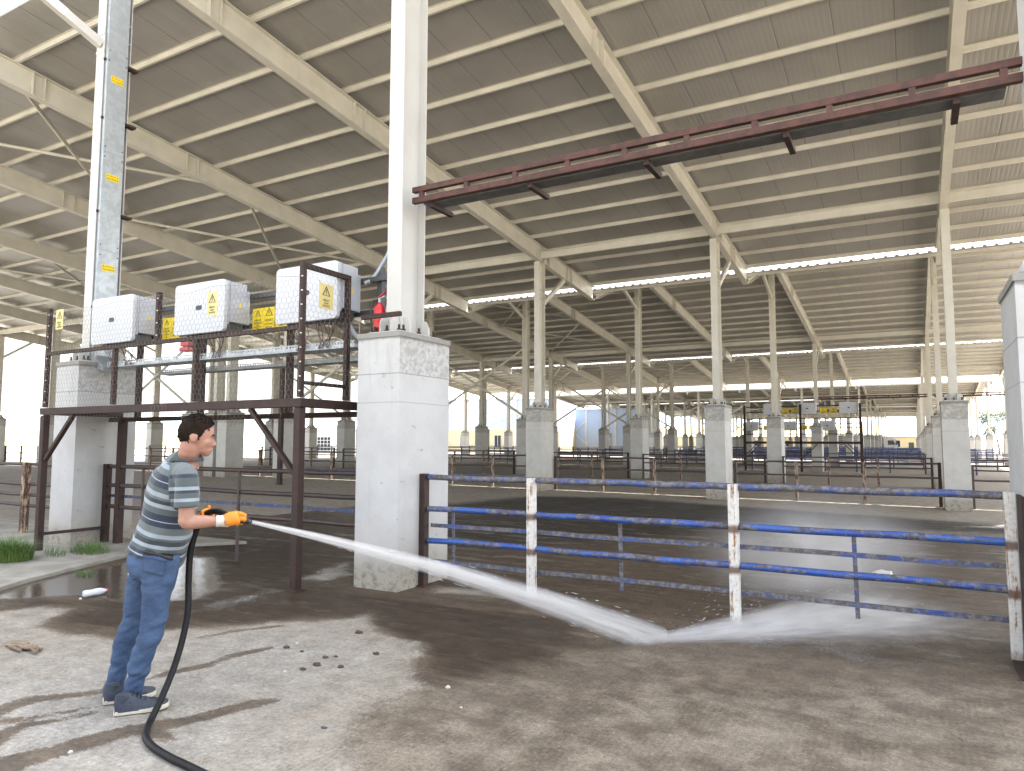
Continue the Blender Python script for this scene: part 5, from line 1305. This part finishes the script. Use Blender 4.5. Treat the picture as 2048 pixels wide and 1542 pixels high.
mb = MB(); mb.lathe(noz-dn*.115, [(.016, 0), (.022, .005), (.022, .035), (.017, .04), (.017, .085), (.0215, .087), (.0215, .108), (.013, .112), (.012, .125)], 16, dn); mb.build('nozzle', BLACKP, hose)
mb = MB(); mb.lathe(noz-dn*.012, [(.0125, 0), (.0145, .002), (.0145, .011), (.010, .013)], 14, dn); mb.build('nozzle_tip', M_('brass', (.30, .26, .18), rough=.35, metal=.8), hose)

# ------------------------------------------------------------------ water: jet, splash and mist are real volumes of droplets
imp = G(1312, 1281); imp.z = gz(imp.x, imp.y)
wat = empty('water_spray', tuple(noz), label='white water jet from the nozzle hitting the floor and splashing into mist', cat='water', kind='thing')
def frame_of(o, x, up=UP):
    x = x.normalized(); y = up.cross(x).normalized(); z = x.cross(y); M = Matrix((x, y, z)).transposed().to_4x4(); M.translation = o; return M
def vol_mat(nm, build, col=(.93, .95, 1.0), an=.15):
    m = bpy.data.materials.new(nm); m.use_nodes = True; t = m.node_tree; t.nodes.clear(); k = N.__new__(N); k.m, k.t = m, t
    k.out = k.n('OutputMaterial'); k.tc = k.n('TexCoord'); k.obj = k.tc.outputs['Object']
    v = k.n('VolumeScatter'); v.inputs['Color'].default_value = (*col, 1); v.inputs['Anisotropy'].default_value = an
    k.l(build(k), v.inputs['Density']); k.l(v.outputs[0], k.out.inputs['Volume']); return m
JL = (imp-noz).length; HUMP = .055; R0, R1 = .0125, .037
def jet_d(k):
    x, y, z = k.xyz()
    hz = k.math('MULTIPLY', k.math('MULTIPLY', x, k.math('SUBTRACT', JL, x)), 4*HUMP/JL**2)
    zz_ = k.math('SUBTRACT', z, hz); r = k.math('SQRT', k.math('ADD', k.math('MULTIPLY', y, y), k.math('MULTIPLY', zz_, zz_)))
    R = k.math('MULTIPLY_ADD', x, R1, R0)
    cx_ = k.n('CombineXYZ'); k.l(k.math('MULTIPLY', x, .55), cx_.inputs[0]); k.l(k.math('DIVIDE', y, R), cx_.inputs[1]); k.l(k.math('DIVIDE', zz_, R), cx_.inputs[2])
    n = k.noise(2.6, 5, .7, vec=cx_.outputs[0])
    q_ = k.math('SUBTRACT', 1.0, k.math('DIVIDE', r, R), cl=True); q_ = k.math('POWER', q_, 1.35)
    d = k.math('DIVIDE', k.math('MULTIPLY_ADD', x, -1.6, 7.6), R)
    return k.math('MULTIPLY', k.math('MULTIPLY', q_, d), k.math('MULTIPLY_ADD', k.step(n, .36, .66), 1.7, .06))
mb = MB(); n = 14
mb.tube([(JL*i/n, 0, 4*HUMP*(i/n)*(1-i/n)) for i in range(n+1)], [R0+R1*JL*i/n for i in range(n+1)], 16)
jo = mb.build('jet', vol_mat('jet_droplets', jet_d), wat); jo.matrix_local = Matrix.Translation(-noz) @ frame_of(noz, imp-noz)
flow = V((jd.x, jd.y, 0)).normalized()
SL = 3.0
def spl_d(k):
    x, y, z = k.xyz()
    hh = k.math('MULTIPLY_ADD', x, .085, .04); ww = k.math('MULTIPLY_ADD', x, .34, .12)
    a = k.math('DIVIDE', z, hh); b = k.math('DIVIDE', y, ww)
    r = k.math('SQRT', k.math('ADD', k.math('MULTIPLY', a, a), k.math('MULTIPLY', b, b)))
    q_ = k.math('POWER', k.math('SUBTRACT', 1.0, r, cl=True), 1.3)
    cx_ = k.n('CombineXYZ'); k.l(k.math('MULTIPLY', x, .9), cx_.inputs[0]); k.l(k.math('MULTIPLY', b, 2.2), cx_.inputs[1]); k.l(k.math('MULTIPLY', a, 1.2), cx_.inputs[2])
    n = k.noise(3.2, 5, .68, vec=cx_.outputs[0])
    f = k.math('MULTIPLY', k.step(x, SL, .0), k.step(x, -.12, .08))
    return k.math('MULTIPLY', k.math('MULTIPLY', q_, k.math('MULTIPLY', f, 27.0)), k.math('MULTIPLY_ADD', k.step(n, .35, .7), 1.3, .2))
mb = MB(); vs = []
for i in range(11):
    x = -.12+(SL+.12)*i/10; h_, w_ = max(.03, x*.085+.04), max(.09, x*.34+.12)
    for j in range(13): a = math.pi*j/12; vs.append((x, w_*math.cos(a), h_*math.sin(a)+.002))
mb.add(vs, [(i*13+j, i*13+j+1, (i+1)*13+j+1, (i+1)*13+j) for i in range(10) for j in range(12)]+[(i*13+12, i*13, (i+1)*13, (i+1)*13+12) for i in range(10)]+[tuple(reversed(range(13))), tuple(range(130, 143))], True)
spo = mb.build('splash', vol_mat('splash_droplets', spl_d), wat); spo.matrix_local = Matrix.Translation(-noz) @ frame_of(imp, (flow+V((.20, -.05, 0))))
mc_ = P(1625, 1185, 7.4); mc_.z = .40
MR = (1.45, 1.1, .70)
def mist_d(k):
    x, y, z = k.xyz()
    s_ = k.n('CombineXYZ'); k.l(k.math('DIVIDE', x, MR[0]), s_.inputs[0]); k.l(k.math('DIVIDE', y, MR[1]), s_.inputs[1]); k.l(k.math('DIVIDE', z, MR[2]), s_.inputs[2])
    ln_ = k.n('VectorMath', operation='LENGTH'); k.l(s_.outputs[0], ln_.inputs[0])
    q_ = k.math('POWER', k.math('SUBTRACT', 1.0, ln_.outputs['Value'], cl=True), 1.7)
    n = k.noise(1.5, 4, .6)
    return k.math('MULTIPLY', k.math('MULTIPLY', q_, 1.6), k.math('MULTIPLY_ADD', k.step(n, .30, .70), 1.4, .15))
mb = MB(); mb.ell((0, 0, 0), MR, n=28, m=18); mb.v = [(x, y, max(z, -(mc_.z-.01+.06))) for x, y, z in mb.v]
mo = mb.build('mist', vol_mat('mist_droplets', mist_d), wat); mo.matrix_local = Matrix.Translation(-noz) @ frame_of(mc_, (flow+V((.35, -.2, 0))))
DROP = M_('water_drop', (.80, .83, .88), rough=.15); mb = MB(); rnd = random.Random(21)
ux = (imp-noz).normalized(); uy = UP.cross(ux).normalized(); uz = ux.cross(uy)
for j in range(520):                                      # loose strings and drops round the jet and thrown on along the floor
    if j < 200:
        x = JL*rnd.random()**.6; R_ = R0+R1*x; a = rnd.uniform(0, 6.283); rr = R_*(.45+.75*rnd.random()); p = noz+ux*x+uz*4*HUMP*x*(JL-x)/JL**2+(uy*math.cos(a)+uz*math.sin(a))*rr
        d = (ux+(uy*math.cos(a)+uz*math.sin(a))*.04).normalized(); L = rnd.uniform(.015, .07); r_ = rnd.uniform(.0008, .0018)
    else:
        t_ = rnd.random()**1.5*2.4; a = rnd.gauss(0, .26); d0 = (flow*math.cos(a)+V((-flow.y, flow.x, 0))*math.sin(a)); p = imp+d0*t_+UP*(.012+t_*rnd.random()*.16)
        d = (d0+UP*rnd.uniform(-.08, .16)).normalized(); L = rnd.uniform(.01, .06); r_ = rnd.uniform(.0009, .0022)
    if p.z < .02: continue
    p = p-noz; mb.tube([p, p+d*L*.5, p+d*L], [r_*.4, r_, r_*.4], 4, False)
dro = mb.build('droplets', DROP, wat)
for o in (jo, spo, mo, dro): o['kind'] = 'stuff'

# ------------------------------------------------------------------ light, sky, camera
w = bpy.data.worlds.new('World'); SC.world = w; w.use_nodes = True; nt = w.node_tree
bg = nt.nodes['Background']; sky = nt.nodes.new('ShaderNodeTexSky'); sky.sky_type = 'NISHITA'; sky.sun_disc = False
SUND = V((.22, .50, .86)).normalized(); EL = math.asin(SUND.z); AZ = math.atan2(SUND.x, SUND.y)
sky.sun_elevation = EL; sky.sun_rotation = AZ; sky.altitude = 800; sky.air_density = 1.0; sky.dust_density = 7.0; sky.ozone_density = 1.0
hs = nt.nodes.new('ShaderNodeHueSaturation'); hs.inputs['Saturation'].default_value = .32; nt.links.new(sky.outputs[0], hs.inputs['Color']); nt.links.new(hs.outputs[0], bg.inputs[0]); bg.inputs[1].default_value = .15
sl = bpy.data.lights.new('sun', 'SUN'); sl.energy = 4.2; sl.angle = math.radians(.53); sl.color = (1, .95, .87)
so_ = bpy.data.objects.new('sun', sl); COL.objects.link(so_); so_.rotation_euler = SUND.to_track_quat('Z', 'Y').to_euler()
cam = bpy.data.cameras.new('camera'); co_ = bpy.data.objects.new('camera', cam); COL.objects.link(co_)
R3 = Matrix((CR[0].tolist(), CR[1].tolist(), (-CR[2]).tolist())).transposed()
co_.matrix_world = Matrix.Translation((0, 0, H)) @ R3.to_4x4()
cam.sensor_width = 36; cam.lens = F/2048*36; cam.clip_end = 20000; cam.clip_start = .05
SC.camera = co_
SC.view_settings.view_transform = 'Standard'; SC.view_settings.look = 'None'; SC.view_settings.exposure = 2.45; SC.view_settings.gamma = 1; SC.view_settings.use_curve_mapping = False
SC.render.engine = 'CYCLES'; cy = SC.cycles
cy.use_denoising = True; cy.max_bounces = 8; cy.diffuse_bounces = 5; cy.glossy_bounces = 3; cy.volume_bounces = 2; cy.transparent_max_bounces = 8
cy.sample_clamp_indirect = 8; cy.caustics_reflective = False; cy.caustics_refractive = False
